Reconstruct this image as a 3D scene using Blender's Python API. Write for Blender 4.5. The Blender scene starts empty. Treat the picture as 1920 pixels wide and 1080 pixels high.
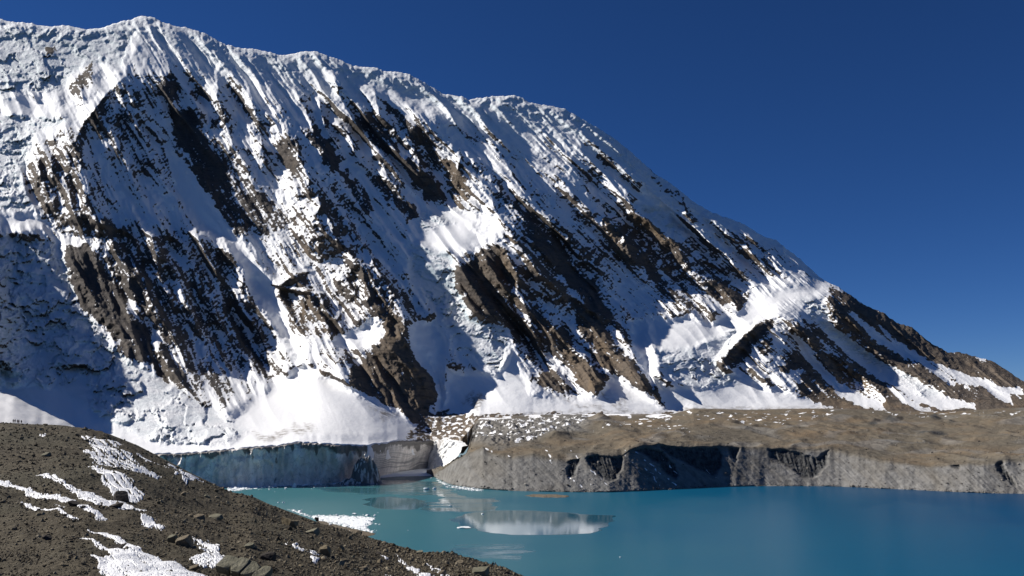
import bpy, math, random
import numpy as np
from mathutils import Vector

# ------------------------------------------------------------------ camera, sky, sun, exposure
random.seed(7)
RNG = np.random.default_rng(7)
C = bpy.context.scene.collection
SC = bpy.context.scene
F = 1663.0            # focal length in photo pixels (1920 wide)
CAMH = 150.0          # metres above the lake
PITCH = math.atan(250.0 / F)
CA, SA = math.cos(PITCH), math.sin(PITCH)

cam_d = bpy.data.cameras.new('camera')
cam_d.sensor_width = 36.0
cam_d.lens = 36.0 * F / 1920.0
cam_d.clip_start = 1.0
cam_d.clip_end = 60000.0
cam = bpy.data.objects.new('camera', cam_d)
C.objects.link(cam)
cam.location = (0, 0, CAMH)
cam.rotation_euler = (math.pi / 2 + PITCH, 0, 0)
SC.camera = cam

DEBUG = False
SUN_EL, SUN_AZ = 35.0, -75.0          # azimuth clockwise from +Y (camera forward)
el, az = math.radians(SUN_EL), math.radians(SUN_AZ)
SUN = Vector((math.sin(az) * math.cos(el), math.cos(az) * math.cos(el), math.sin(el)))
w = bpy.data.worlds.new('World')
SC.world = w
w.use_nodes = True
wn = w.node_tree.nodes
wl = w.node_tree.links
bg = wn['Background']
sky = wn.new('ShaderNodeTexSky')
sky.sky_type = 'NISHITA'
sky.sun_disc = False
sky.sun_elevation = el
sky.sun_rotation = az
sky.altitude = 5000.0
sky.air_density = 1.0
sky.dust_density = 0.0
sky.ozone_density = 6.0
hsv = wn.new('ShaderNodeHueSaturation')
hsv.inputs['Saturation'].default_value = 1.16
hsv.inputs['Hue'].default_value = 0.509
wl.new(sky.outputs[0], hsv.inputs['Color'])
wl.new(hsv.outputs[0], bg.inputs[0])
bg.inputs[1].default_value = 0.05
sd = bpy.data.lights.new('sun', 'SUN')
sd.energy = 5.0
sd.angle = math.radians(0.5)
sd.color = (1.0, 0.95, 0.88)
so = bpy.data.objects.new('sun', sd)
C.objects.link(so)
so.rotation_euler = (-SUN).to_track_quat('-Z', 'Y').to_euler()
so.location = (-2000, 500, 3000)
SC.view_settings.view_transform = 'Standard'
SC.view_settings.look = 'None'
SC.view_settings.gamma = 1.0
SC.view_settings.exposure = 0.5
SC.view_settings.use_curve_mapping = False

# ------------------------------------------------------------------ numeric helpers
f32 = np.float32


def _hash(ix, iy, seed):
    h = (ix.astype(np.int64) * 374761393 + iy.astype(np.int64) * 668265263 + seed * 974634777) & 0xFFFFFFFF
    h = ((h ^ (h >> 13)) * 1274126177) & 0xFFFFFFFF
    return h ^ (h >> 16)


_A = np.linspace(0, 2 * np.pi, 257)[:256]
_GX, _GY = np.cos(_A).astype(f32), np.sin(_A).astype(f32)


def gn(x, y, seed=0):
    """gradient noise, roughly -1..1"""
    x0, y0 = np.floor(x), np.floor(y)
    fx, fy = (x - x0).astype(f32), (y - y0).astype(f32)
    ix, iy = x0.astype(np.int64), y0.astype(np.int64)
    u = fx * fx * fx * (fx * (fx * 6 - 15) + 10)
    v = fy * fy * fy * (fy * (fy * 6 - 15) + 10)

    def g(a, b, dx, dy):
        k = _hash(a, b, seed) & 255
        return _GX[k] * dx + _GY[k] * dy
    n00 = g(ix, iy, fx, fy)
    n10 = g(ix + 1, iy, fx - 1, fy)
    n01 = g(ix, iy + 1, fx, fy - 1)
    n11 = g(ix + 1, iy + 1, fx - 1, fy - 1)
    a = n00 + u * (n10 - n00)
    b = n01 + u * (n11 - n01)
    return (a + v * (b - a)) * 1.5


def fbm(x, y, seed=0, octv=4, gain=0.5):
    s, a, t = 0, 1.0, 0.0
    for i in range(octv):
        s = s + a * gn(x * 2 ** i, y * 2 ** i, seed + 11 * i)
        t += a
        a *= gain
    return s / t * 1.4


def ridged(x, y, seed=0):
    return 1 - 2 * np.abs(gn(x, y, seed))


def worley(x, y, seed=0, jit=0.9):
    """F1, F2-F1, random value of the nearest cell"""
    x0, y0 = np.floor(x).astype(np.int64), np.floor(y).astype(np.int64)
    f1 = np.full(x.shape, 9., f32)
    f2 = np.full(x.shape, 9., f32)
    cid = np.zeros(x.shape, f32)
    for dx in (-1, 0, 1):
        for dy in (-1, 0, 1):
            h = _hash(x0 + dx, y0 + dy, seed)
            px = x0 + dx + .5 + jit * ((h & 1023) / 1023. - .5)
            py = y0 + dy + .5 + jit * (((h >> 10) & 1023) / 1023. - .5)
            d = np.sqrt((px - x) ** 2 + (py - y) ** 2).astype(f32)
            c = (((h >> 20) & 1023) / 1023.).astype(f32)
            m = d < f1
            f2 = np.where(m, f1, np.minimum(f2, d))
            cid = np.where(m, c, cid)
            f1 = np.where(m, d, f1)
    return f1, f2 - f1, cid


def ss(a, b, x):
    t = np.clip((x - a) / (b - a), 0, 1)
    return t * t * (3 - 2 * t)


def poly_sd(px, py, poly):
    """signed distance to a polygon, positive inside"""
    P = np.asarray(poly, float)
    Q = np.roll(P, -1, 0)
    d2 = np.full(px.shape, 1e12)
    ins = np.zeros(px.shape, bool)
    for (ax, ay), (bx, by) in zip(P, Q):
        ex, ey = bx - ax, by - ay
        t = np.clip(((px - ax) * ex + (py - ay) * ey) / (ex * ex + ey * ey + 1e-9), 0, 1)
        d2 = np.minimum(d2, (px - ax - t * ex) ** 2 + (py - ay - t * ey) ** 2)
        c = ((ay > py) != (by > py)) & (px < (bx - ax) * (py - ay) / (by - ay + 1e-12) + ax)
        ins ^= c
    d = np.sqrt(d2)
    return np.where(ins, d, -d)


def poly_mask(px, py, poly, soft, margin=None):
    """0..1 mask, computed only near the polygon"""
    P = np.asarray(poly, float)
    m = soft if margin is None else margin
    out = np.zeros(px.shape, f32)
    sel = (px > P[:, 0].min() - m) & (px < P[:, 0].max() + m) & (py > P[:, 1].min() - m) & (py < P[:, 1].max() + m)
    if sel.any():
        out[sel] = ss(-soft, soft, poly_sd(px[sel], py[sel], poly))
    return out


def line_mask(px, py, pts, wid, soft):
    out = np.zeros(px.shape, f32)
    P = np.asarray(pts, float)
    m = wid + soft
    sel = (px > P[:, 0].min() - m) & (px < P[:, 0].max() + m) & (py > P[:, 1].min() - m) & (py < P[:, 1].max() + m)
    x, y = px[sel], py[sel]
    d2 = np.full(x.shape, 1e12)
    for (ax, ay), (bx, by) in zip(P[:-1], P[1:]):
        ex, ey = bx - ax, by - ay
        t = np.clip(((x - ax) * ex + (y - ay) * ey) / (ex * ex + ey * ey + 1e-9), 0, 1)
        d2 = np.minimum(d2, (x - ax - t * ex) ** 2 + (y - ay - t * ey) ** 2)
    out[sel] = 1 - ss(wid - soft, wid + soft, np.sqrt(d2))
    return out


def place(px, py, D):
    """a point on the sight line through photo pixel (px, py), D metres ahead"""
    u = (px - 960.0) / F
    v = (540.0 - py) / F
    ry = CA - v * SA
    rz = SA + v * CA
    t = D / ry
    return t * u, np.asarray(D) + 0 * t, CAMH + t * rz


def water_D(py):
    v = (540.0 - py) / F
    return -CAMH / (SA + v * CA) * (CA - v * SA)


def pl(x, pts):
    P = np.asarray(pts, float)
    return np.interp(x, P[:, 0], P[:, 1])


def grid_mesh(name, X, Y, Z, attrs=None, mat=None, keep=None, parent=None, smooth=True):
    """rows x cols arrays -> one mesh object"""
    n, m = X.shape
    co = np.stack([X, Y, Z], -1).reshape(-1, 3).astype(f32)
    i = np.arange(n * m).reshape(n, m)
    q = np.stack([i[1:, :-1], i[1:, 1:], i[:-1, 1:], i[:-1, :-1]], -1)
    q = q[keep] if keep is not None else q.reshape(-1, 4)
    if keep is not None:
        used, inv = np.unique(q, return_inverse=True)
        q = inv.reshape(-1, 4)
        co = co[used]
    else:
        used = None
    return raw_mesh(name, co, q, {k: (v.reshape(-1) if used is None else v.reshape(-1)[used]) for k, v in (attrs or {}).items()}, mat, parent, smooth)


def raw_mesh(name, co, q, attrs=None, mat=None, parent=None, smooth=True, me_only=False):
    me = bpy.data.meshes.new(name)
    k = q.shape[1]
    me.vertices.add(len(co))
    me.vertices.foreach_set('co', np.ascontiguousarray(co, f32).ravel())
    me.loops.add(q.size)
    me.loops.foreach_set('vertex_index', q.astype(np.int32).ravel())
    me.polygons.add(len(q))
    me.polygons.foreach_set('loop_start', np.arange(0, q.size, k, dtype=np.int32))
    me.polygons.foreach_set('loop_total', np.full(len(q), k, np.int32))
    me.polygons.foreach_set('use_smooth', np.full(len(q), smooth, bool))
    for a, v in (attrs or {}).items():
        at = me.attributes.new(a, 'FLOAT', 'POINT')
        at.data.foreach_set('value', np.ascontiguousarray(v, f32).ravel())
    me.update()
    me.validate()
    if mat:
        me.materials.append(mat)
    if me_only:
        return me
    o = bpy.data.objects.new(name, me)
    C.objects.link(o)
    if parent:
        o.parent = parent
    return o


def tag(o, label=None, cat=None, group=None, kind=None):
    if label:
        o['label'] = label
    if cat:
        o['category'] = cat
    if group:
        o['group'] = group
    if kind:
        o['kind'] = kind
    return o


# ------------------------------------------------------------------ node helpers
class NT:
    def __init__(s, name):
        s.m = bpy.data.materials.new(name)
        s.m.use_nodes = True
        s.t = s.m.node_tree
        s.b = s.t.nodes['Principled BSDF']
        s.out = s.t.nodes['Material Output']

    def n(s, typ, **kw):
        nd = s.t.nodes.new(typ)
        for k, v in kw.items():
            setattr(nd, k, v)
        return nd

    def put(s, sock, v):
        if hasattr(v, 'is_output') or isinstance(v, bpy.types.NodeSocket):
            s.t.links.new(v, sock)
        elif isinstance(v, tuple) and len(v) == 3 and sock.type == 'RGBA':
            sock.default_value = (*v, 1)
        else:
            sock.default_value = v

    def attr(s, name):
        return s.n('ShaderNodeAttribute', attribute_name=name).outputs['Fac']

    def math(s, op, a, b=0.0, c=0.0, clamp=False):
        nd = s.n('ShaderNodeMath', operation=op, use_clamp=clamp)
        for k, v in enumerate((a, b, c)):
            s.put(nd.inputs[k], v)
        return nd.outputs[0]

    def mix(s, fac, a, b):
        nd = s.n('ShaderNodeMix', data_type='RGBA')
        s.put(nd.inputs[0], fac)
        s.put(nd.inputs[6], a)
        s.put(nd.inputs[7], b)
        return nd.outputs[2]

    def pos(s):
        return s.n('ShaderNodeNewGeometry').outputs['Position']

    def noise(s, scale, vec=None, detail=4.0, rough=0.55, stretch=None):
        nd = s.n('ShaderNodeTexNoise')
        nd.inputs['Scale'].default_value = scale
        nd.inputs['Detail'].default_value = detail
        nd.inputs['Roughness'].default_value = rough
        v = vec or s.pos()
        if stretch:
            mp = s.n('ShaderNodeMapping')
            mp.inputs['Scale'].default_value = stretch
            s.put(mp.inputs['Vector'], v)
            v = mp.outputs[0]
        s.put(nd.inputs['Vector'], v)
        return nd.outputs['Fac']

    def ramp(s, v, a, b, lo=0.0, hi=1.0, smooth=True):
        nd = s.n('ShaderNodeMapRange', interpolation_type='SMOOTHSTEP' if smooth else 'LINEAR')
        for k, x in enumerate((v, a, b, lo, hi)):
            s.put(nd.inputs[k], x)
        return nd.outputs[0]

    def bump(s, h, strength=0.5, dist=1.0):
        nd = s.n('ShaderNodeBump')
        nd.inputs['Strength'].default_value = strength
        nd.inputs['Distance'].default_value = dist
        s.put(nd.inputs['Height'], h)
        s.t.links.new(nd.outputs[0], s.b.inputs['Normal'])

    def fin(s, col, rough=0.9, spec=0.2):
        s.put(s.b.inputs['Base Color'], col)
        s.put(s.b.inputs['Roughness'], rough)
        s.put(s.b.inputs['Specular IOR Level'], spec)
        return s.m


SNOW = (0.83, 0.835, 0.845)


def mat_mountain():
    t = NT('mountain_rock_and_snow')
    rock, tint, ser, dirt = (t.attr(k) for k in ('rock', 'tint', 'serac', 'dirt'))
    n1 = t.noise(0.05, detail=6, rough=0.65)
    n2 = t.noise(0.012, detail=4)
    r = t.ramp(t.math('ADD', rock, t.math('MULTIPLY', t.math('SUBTRACT', n1, 0.5), 0.55)), 0.42, 0.58)
    rc = t.mix(tint, (0.074, 0.068, 0.066), (0.215, 0.160, 0.105))
    bed = t.noise(0.045, detail=6, rough=0.7, stretch=(0.3, 0.3, 2.0))
    fine = t.noise(0.16, detail=5, rough=0.7)
    rc = t.mix(t.ramp(n1, 0.35, 0.7, 0, 0.5), rc, (0.085, 0.070, 0.058))
    rc = t.mix(t.ramp(bed, 0.52, 0.60, 0, 0.6), rc, (0.040, 0.036, 0.034))
    rc = t.mix(t.ramp(fine, 0.56, 0.70, 0, 0.55), rc, (0.20, 0.175, 0.145))
    rc = t.mix(t.math('MULTIPLY', t.ramp(n2, 0.5, 0.7), t.math('MULTIPLY', tint, 0.35)), rc, (0.26, 0.17, 0.085))
    nz = t.n('ShaderNodeSeparateXYZ')
    t.put(nz.inputs[0], t.n('ShaderNodeNewGeometry').outputs['Normal'])
    steep = t.ramp(nz.outputs[2], 0.35, 0.75, 1.0, 0.0)
    ice = t.math('MULTIPLY', ser, steep)
    sc = t.mix(t.math('MULTIPLY', ser, t.ramp(n2, 0.35, 0.65, 0.05, 0.5)), SNOW, (0.60, 0.66, 0.69))
    sc = t.mix(t.math('MULTIPLY', ice, 0.85), sc, (0.42, 0.51, 0.55))
    sc = t.mix(t.math('MULTIPLY', dirt, t.ramp(n1, 0.35, 0.6)), sc, (0.20, 0.175, 0.15))
    col = t.mix(r, sc, rc)
    t.bump(t.math('MULTIPLY', t.math('ADD', t.math('ADD', t.math('MULTIPLY', n1, 3.0), t.math('MULTIPLY', bed, 2.0)), t.math('MULTIPLY', fine, 1.5)), t.ramp(t.math('ADD', r, t.math('MULTIPLY', ser, 0.6)), 0, 1, 0.2, 1.0)), 0.6, 4.0)
    return t.fin(col, t.ramp(r, 0, 1, 0.6, 0.92), 0.15)


def mat_moraine():
    t = NT('moraine_debris')
    grey, dark, snow, tan = (t.attr(k) for k in ('grey', 'dark', 'snow', 'tan'))
    n1 = t.noise(0.06, detail=7, rough=0.65)
    n2 = t.noise(0.13, detail=6, rough=0.75)
    n3 = t.noise(0.008, detail=6, rough=0.65)
    br = t.mix(t.ramp(n1, 0.3, 0.7), (0.094, 0.082, 0.064), (0.152, 0.132, 0.102))
    br = t.mix(t.math('MULTIPLY', tan, t.ramp(n3, 0.35, 0.65)), br, (0.168, 0.126, 0.082))
    gr = t.mix(t.ramp(n1, 0.3, 0.7), (0.135, 0.132, 0.126), (0.225, 0.220, 0.210))
    col = t.mix(grey, br, gr)
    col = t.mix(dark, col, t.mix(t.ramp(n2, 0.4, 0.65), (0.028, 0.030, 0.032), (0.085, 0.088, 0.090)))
    col = t.mix(t.ramp(n2, 0.62, 0.75, 0, 0.45), col, (0.24, 0.22, 0.185))
    col = t.mix(t.ramp(n2, 0.38, 0.28, 0, 0.5), col, (0.045, 0.038, 0.032))
    s = t.ramp(t.math('ADD', snow, t.math('MULTIPLY', t.math('SUBTRACT', n2, 0.5), 0.5)), 0.42, 0.58)
    col = t.mix(s, col, SNOW)
    t.bump(t.math('ADD', t.math('MULTIPLY', n1, 2.0), n2), 0.6, 3.0)
    return t.fin(col, 0.95, 0.1)


def mat_icecliff():
    t = NT('glacier_ice')
    dirt, snow, band = (t.attr(k) for k in ('dirt', 'snow', 'band'))
    n1 = t.noise(0.05, detail=6, rough=0.65)
    n2 = t.noise(0.04, detail=5, stretch=(1, 1, 0.25))
    ice = t.mix(t.ramp(n2, 0.35, 0.65), (0.70, 0.640, 0.585), (0.90, 0.845, 0.785))
    vor = t.n('ShaderNodeTexVoronoi', feature='DISTANCE_TO_EDGE')
    vor.inputs['Scale'].default_value = 0.055
    mp = t.n('ShaderNodeMapping')
    mp.inputs['Scale'].default_value = (1, 1, 0.55)
    nv = t.n('ShaderNodeTexNoise')
    nv.inputs['Scale'].default_value = 0.06
    t.put(nv.inputs['Vector'], t.pos())
    vs = t.n('ShaderNodeVectorMath', operation='MULTIPLY_ADD')
    t.put(vs.inputs[0], nv.outputs['Color'])
    vs.inputs[1].default_value = (30, 30, 30)
    t.put(vs.inputs[2], t.pos())
    t.put(mp.inputs['Vector'], vs.outputs[0])
    t.put(vor.inputs['Vector'], mp.outputs[0])
    ice = t.mix(t.ramp(vor.outputs['Distance'], 0.0, 0.07, 0.35, 0.0), ice, (0.16, 0.18, 0.19))
    ice = t.mix(t.math('MULTIPLY', band, 0.75), ice, (0.17, 0.18, 0.18))
    d = t.ramp(t.math('ADD', dirt, t.math('MULTIPLY', t.math('SUBTRACT', n1, 0.5), 0.8)), 0.4, 0.65)
    col = t.mix(t.math('MULTIPLY', d, 0.9), ice, (0.105, 0.10, 0.095))
    col = t.mix(snow, col, (0.78, 0.80, 0.80))  # on the cliff this whitens the sunlit end wall, brightness put into the colour
    t.bump(t.math('ADD', n1, n2), 0.6, 4.0)
    return t.fin(col, 0.6, 0.3)


def mat_hill():
    t = NT('hillside_scree')
    n0 = t.noise(0.03, detail=4)
    n1 = t.noise(0.45, detail=7, rough=0.7)
    n2 = t.noise(2.2, detail=5, rough=0.65)
    col = t.mix(t.ramp(n1, 0.3, 0.7), (0.044, 0.037, 0.026), (0.114, 0.098, 0.070))
    col = t.mix(t.ramp(n0, 0.45, 0.65, 0, 0.6), col, (0.070, 0.066, 0.047))
    col = t.mix(t.ramp(n2, 0.58, 0.72, 0, 0.55), col, (0.150, 0.138, 0.112))
    col = t.mix(t.ramp(n2, 0.42, 0.30, 0, 0.6), col, (0.030, 0.022, 0.018))
    t.bump(t.math('ADD', t.math('MULTIPLY', n1, 1.2), t.math('MULTIPLY', n2, 0.7)), 0.9, 0.6)
    return t.fin(col, 0.95, 0.1)


def mat_snow(name='old_snow', scale=3.0, dirt=0.25, col=(0.80, 0.81, 0.83)):
    t = NT(name)
    n1 = t.noise(scale, detail=5, rough=0.65)
    n2 = t.noise(scale * 0.2, detail=4)
    c = t.mix(t.ramp(n1, 0.66, 0.74, 0, dirt), col, (0.30, 0.27, 0.24))
    c = t.mix(t.ramp(n2, 0.55, 0.75, 0, dirt), c, (0.62, 0.60, 0.58))
    t.bump(n1, 0.7, 0.25)
    return t.fin(c, 0.6, 0.2)


def mat_rock(name, a, b, lichen=None, scale=1.0):
    t = NT(name)
    n1 = t.noise(scale, detail=6, rough=0.65)
    n2 = t.noise(scale * 5, detail=4, rough=0.6)
    col = t.mix(t.ramp(n1, 0.3, 0.7), a, b)
    col = t.mix(t.ramp(n2, 0.55, 0.75, 0, 0.5), col, tuple(min(1, x * 1.6) for x in b))
    t.bump(t.math('ADD', n1, t.math('MULTIPLY', n2, 0.5)), 0.7, 0.25)
    return t.fin(col, 0.92, 0.15)


def mat_stones(name, lo, hi, scale):
    """loose stones: every stone has its own tone, carried by the attribute tone"""
    t = NT(name)
    tone = t.attr('tone')
    n1 = t.noise(scale, detail=4)
    col = t.mix(tone, lo, hi)
    col = t.mix(t.ramp(n1, 0.4, 0.7, 0, 0.4), col, tuple(x * 0.6 for x in lo))
    return t.fin(col, 0.93, 0.12)


def mat_lake():
    t = NT('glacial_lake_water')
    geo = t.pos()
    sep = t.n('ShaderNodeSeparateXYZ')
    t.put(sep.inputs[0], geo)
    x, y = sep.outputs[0], sep.outputs[1]
    wob = t.noise(0.0022, detail=3)
    # rock flour: milky green by the ice cliff, clear deep blue out in the basin
    g = t.math('ADD', t.math('MULTIPLY', t.math('SUBTRACT', wob, 0.5), 520.0), x)
    milk = t.ramp(g, -420.0, 420.0, 1.0, 0.0)
    deep = t.ramp(g, 250.0, 1250.0, 0.0, 1.0)
    col = t.mix(milk, (0.005, 0.078, 0.150), (0.048, 0.150, 0.172))
    col = t.mix(deep, col, (0.001, 0.036, 0.105))
    calm = t.attr('calm')
    rip = t.noise(0.02, detail=6, rough=0.7, stretch=(0.35, 1, 1))
    c2 = t.ramp(t.math('ADD', calm, t.math('MULTIPLY', t.math('SUBTRACT', rip, 0.5), 0.9)), 0.38, 0.62)
    t.put(t.b.inputs['Base Color'], col)
    t.put(t.b.inputs['Roughness'], t.ramp(c2, 0, 1, 0.30, 0.06, False))
    t.put(t.b.inputs['Specular IOR Level'], t.ramp(c2, 0, 1, 0.04, 0.55, False))
    t.b.inputs['IOR'].default_value = 1.33
    w1 = t.noise(0.25, detail=3, stretch=(0.5, 1, 1))
    bm = t.n('ShaderNodeBump')
    t.put(bm.inputs['Strength'], t.ramp(c2, 0, 1, 0.25, 0.02, False))
    bm.inputs['Distance'].default_value = 0.5
    t.put(bm.inputs['Height'], w1)
    t.t.links.new(bm.outputs[0], t.b.inputs['Normal'])
    return t.m


def mat_cloth(name, col):
    t = NT(name)
    n = t.noise(8.0)
    return t.fin(t.mix(t.ramp(n, 0.3, 0.7), tuple(c * 0.8 for c in col), col), 0.85, 0.2)


M_MTN, M_MOR, M_ICE, M_HILL, M_LAKE = mat_mountain(), mat_moraine(), mat_icecliff(), mat_hill(), mat_lake()
M_PATCH = mat_snow('patchy_old_snow', 3.5, 0.7)
M_FARSNOW = mat_snow('distant_thin_snow', 0.18, 0.85, (0.60, 0.60, 0.61))
M_FLOE = mat_snow('floating_ice', 0.4, 0.1, (0.80, 0.83, 0.84))

# ------------------------------------------------------------------ the mountain
RIDGE = [(-500, 60), (-300, 40), (-150, 45), (0, 36), (30, 42), (60, 43), (75, 48), (100, 50), (115, 47), (140, 50), (160, 56), (190, 52), (215, 44), (240, 38),
         (262, 31), (275, 30), (290, 33), (305, 42), (330, 49), (360, 54), (390, 65), (420, 82), (440, 88), (470, 92), (495, 95), (520, 102),
         (535, 104), (560, 99), (580, 96), (595, 97), (615, 105), (640, 113), (655, 121), (680, 126), (700, 126), (720, 133), (760, 137),
         (785, 148), (815, 166), (830, 175), (865, 181), (880, 187), (925, 180), (965, 179), (980, 183), (990, 192), (1040, 200), (1060, 205),
         (1090, 222), (1120, 240), (1150, 258), (1175, 278), (1200, 300), (1230, 328), (1260, 345), (1300, 378), (1330, 396), (1350, 404),
         (1375, 412), (1400, 423), (1430, 443), (1455, 450), (1470, 463), (1500, 485), (1520, 505), (1545, 525), (1575, 540), (1600, 557),
         (1620, 572), (1640, 580), (1655, 585), (1680, 604), (1710, 614), (1740, 640), (1775, 660), (1800, 661), (1845, 673), (1860, 677),
         (1880, 690), (1920, 715), (1990, 745), (2080, 762), (2300, 768), (2500, 770)]
BASE = [(-500, 850), (200, 850), (300, 850), (340, 850), (420, 843), (470, 838), (520, 835), (560, 828), (620, 832), (680, 835), (725, 830), (745, 825),
        (825, 825), (868, 822), (885, 800), (900, 788), (1000, 781), (1100, 780), (1260, 780), (1300, 769), (1400, 772), (1500, 770), (1560, 770), (1660, 774),
        (1770, 777), (1870, 770), (1920, 768), (2100, 776), (2500, 780)]
CLIFF_FOOT = [(-500, 906), (200, 914), (300, 914), (430, 912), (500, 911), (560, 908), (640, 904), (690, 899), (720, 892.5), (750, 886), (780, 881), (806, 878)]
BASE_D = [(-500, 2100), (200, 2090), (430, 2110), (500, 2125), (560, 2165), (640, 2205), (690, 2300), (720, 2445), (750, 2610), (780, 2750), (806, 2850), (868, 2660),
          (885, 2800), (900, 2920), (1000, 3070), (1250, 3160), (1500, 3250), (1700, 3340), (1920, 3400), (2500, 3450)]
CTRL = [  # pixel x, pixel y, distance: the large shape of the massif
    (-450, 55, 4700), (0, 40, 4700), (270, 30, 4750), (580, 96, 4700), (780, 145, 4650), (960, 180, 4600), (1200, 300, 4450), (1400, 423, 4300), (1545, 525, 4100),
    (1700, 612, 3900), (1920, 715, 3600), (2300, 766, 3400),
    (-450, 850, 2110), (300, 850, 2115), (560, 830, 2165), (760, 822, 2740), (850, 785, 2860), (1000, 779, 2805), (1250, 779, 2885), (1500, 769, 2965), (1700, 774, 3045), (1920, 767, 3105),
    (570, 690, 2950), (880, 705, 3060), (1240, 662, 3240), (1300, 655, 3290), (1245, 604, 3540), (1300, 596, 3580), (1340, 600, 3600), (1350, 636, 3420), (1400, 608, 3520), (1410, 566, 3760), (1450, 585, 3600), (1480, 545, 3830), (1540, 548, 3880), (1400, 655, 3400), (1300, 705, 3120), (1400, 720, 3160),
    (870, 450, 3610), (850, 388, 3950), (820, 560, 3420), (900, 640, 3200), (60, 195, 4150), (30, 405, 3430), (100, 600, 2880), (100, 740, 2500), (300, 780, 2420), (420, 800, 2400),
    (300, 700, 2740), (450, 740, 2780), (740, 640, 3080), (800, 760, 2900), (560, 780, 2560), (260, 300, 3960), (600, 400, 3720), (1100, 500, 3820), (1000, 640, 3270), (1640, 690, 3560), (1580, 740, 3290),
    (1750, 720, 3430), (1480, 690, 3350), (-300, 500, 3000), (-300, 300, 3900)]


def tps(ctrl, px, py):
    K = np.asarray(ctrl, float)
    K[:, 2] *= np.where(K[:, 1] > 815, 1, 1 + .10 * ss(2250, 2850, K[:, 2]))
    p = K[:, :2] / 1000.0
    n = len(p)
    d = np.linalg.norm(p[:, None] - p[None], axis=-1)
    phi = np.where(d > 0, d * d * np.log(d + 1e-12), 0) + np.eye(n) * 2e-4
    A = np.zeros((n + 3, n + 3))
    A[:n, :n] = phi
    A[:n, n] = 1
    A[:n, n + 1:] = p
    A[n, :n] = 1
    A[n + 1:, :n] = p.T
    wts = np.linalg.solve(A, np.concatenate([K[:, 2], [0, 0, 0]]))
    x, y = (px / 1000.0), (py / 1000.0)
    out = wts[n] + wts[n + 1] * x + wts[n + 2] * y
    for k in range(n):
        r2 = (x - p[k, 0]) ** 2 + (y - p[k, 1]) ** 2
        out = out + wts[k] * 0.5 * r2 * np.log(r2 + 1e-12)
    return out


# crest lines of the spurs: points, height toward the viewer (m), half width left / right (px)
BIG_RIBS = [
    ([(-190, 320), (-140, 390), (-95, 450), (-62, 600), (-40, 745)], 560, 190, 115),  # unseen spur left of view, added to cast shade on the left glacier
    ([(267, 60), (235, 140), (190, 190), (160, 230), (150, 260), (148, 330), (173, 403), (243, 443), (253, 477), (287, 547), (295, 643), (340, 730), (380, 770)], 180, 115, 185),
    ([(520, 150), (527, 213), (560, 277), (583, 353), (603, 400), (612, 443), (653, 473), (693, 520), (747, 587), (762, 640), (790, 700), (815, 745), (825, 790)], 150, 70, 75),
    ([(337, 400), (353, 427), (400, 457), (430, 487), (467, 553), (510, 620), (550, 660), (575, 690)], 85, 60, 50),
    ([(805, 190), (830, 247), (867, 293), (873, 327), (890, 365), (895, 385)], 110, 60, 50),
    ([(870, 250), (877, 293), (907, 337), (940, 403), (980, 467), (1013, 510), (1073, 560), (1113, 590), (1127, 620), (1153, 650), (1200, 680), (1217, 713), (1255, 760), (1270, 775)], 130, 75, 75),
    ([(1053, 260), (1087, 330), (1130, 400), (1190, 470), (1240, 540), (1290, 585), (1310, 610)], 70, 60, 45),
    ([(1150, 330), (1200, 400), (1245, 440), (1290, 500), (1350, 540), (1400, 575)], 75, 55, 50),
    ([(1540, 530), (1555, 552), (1600, 610), (1640, 655), (1700, 690), (1800, 740), (1880, 775)], 60, 60, 50),
]
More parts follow.
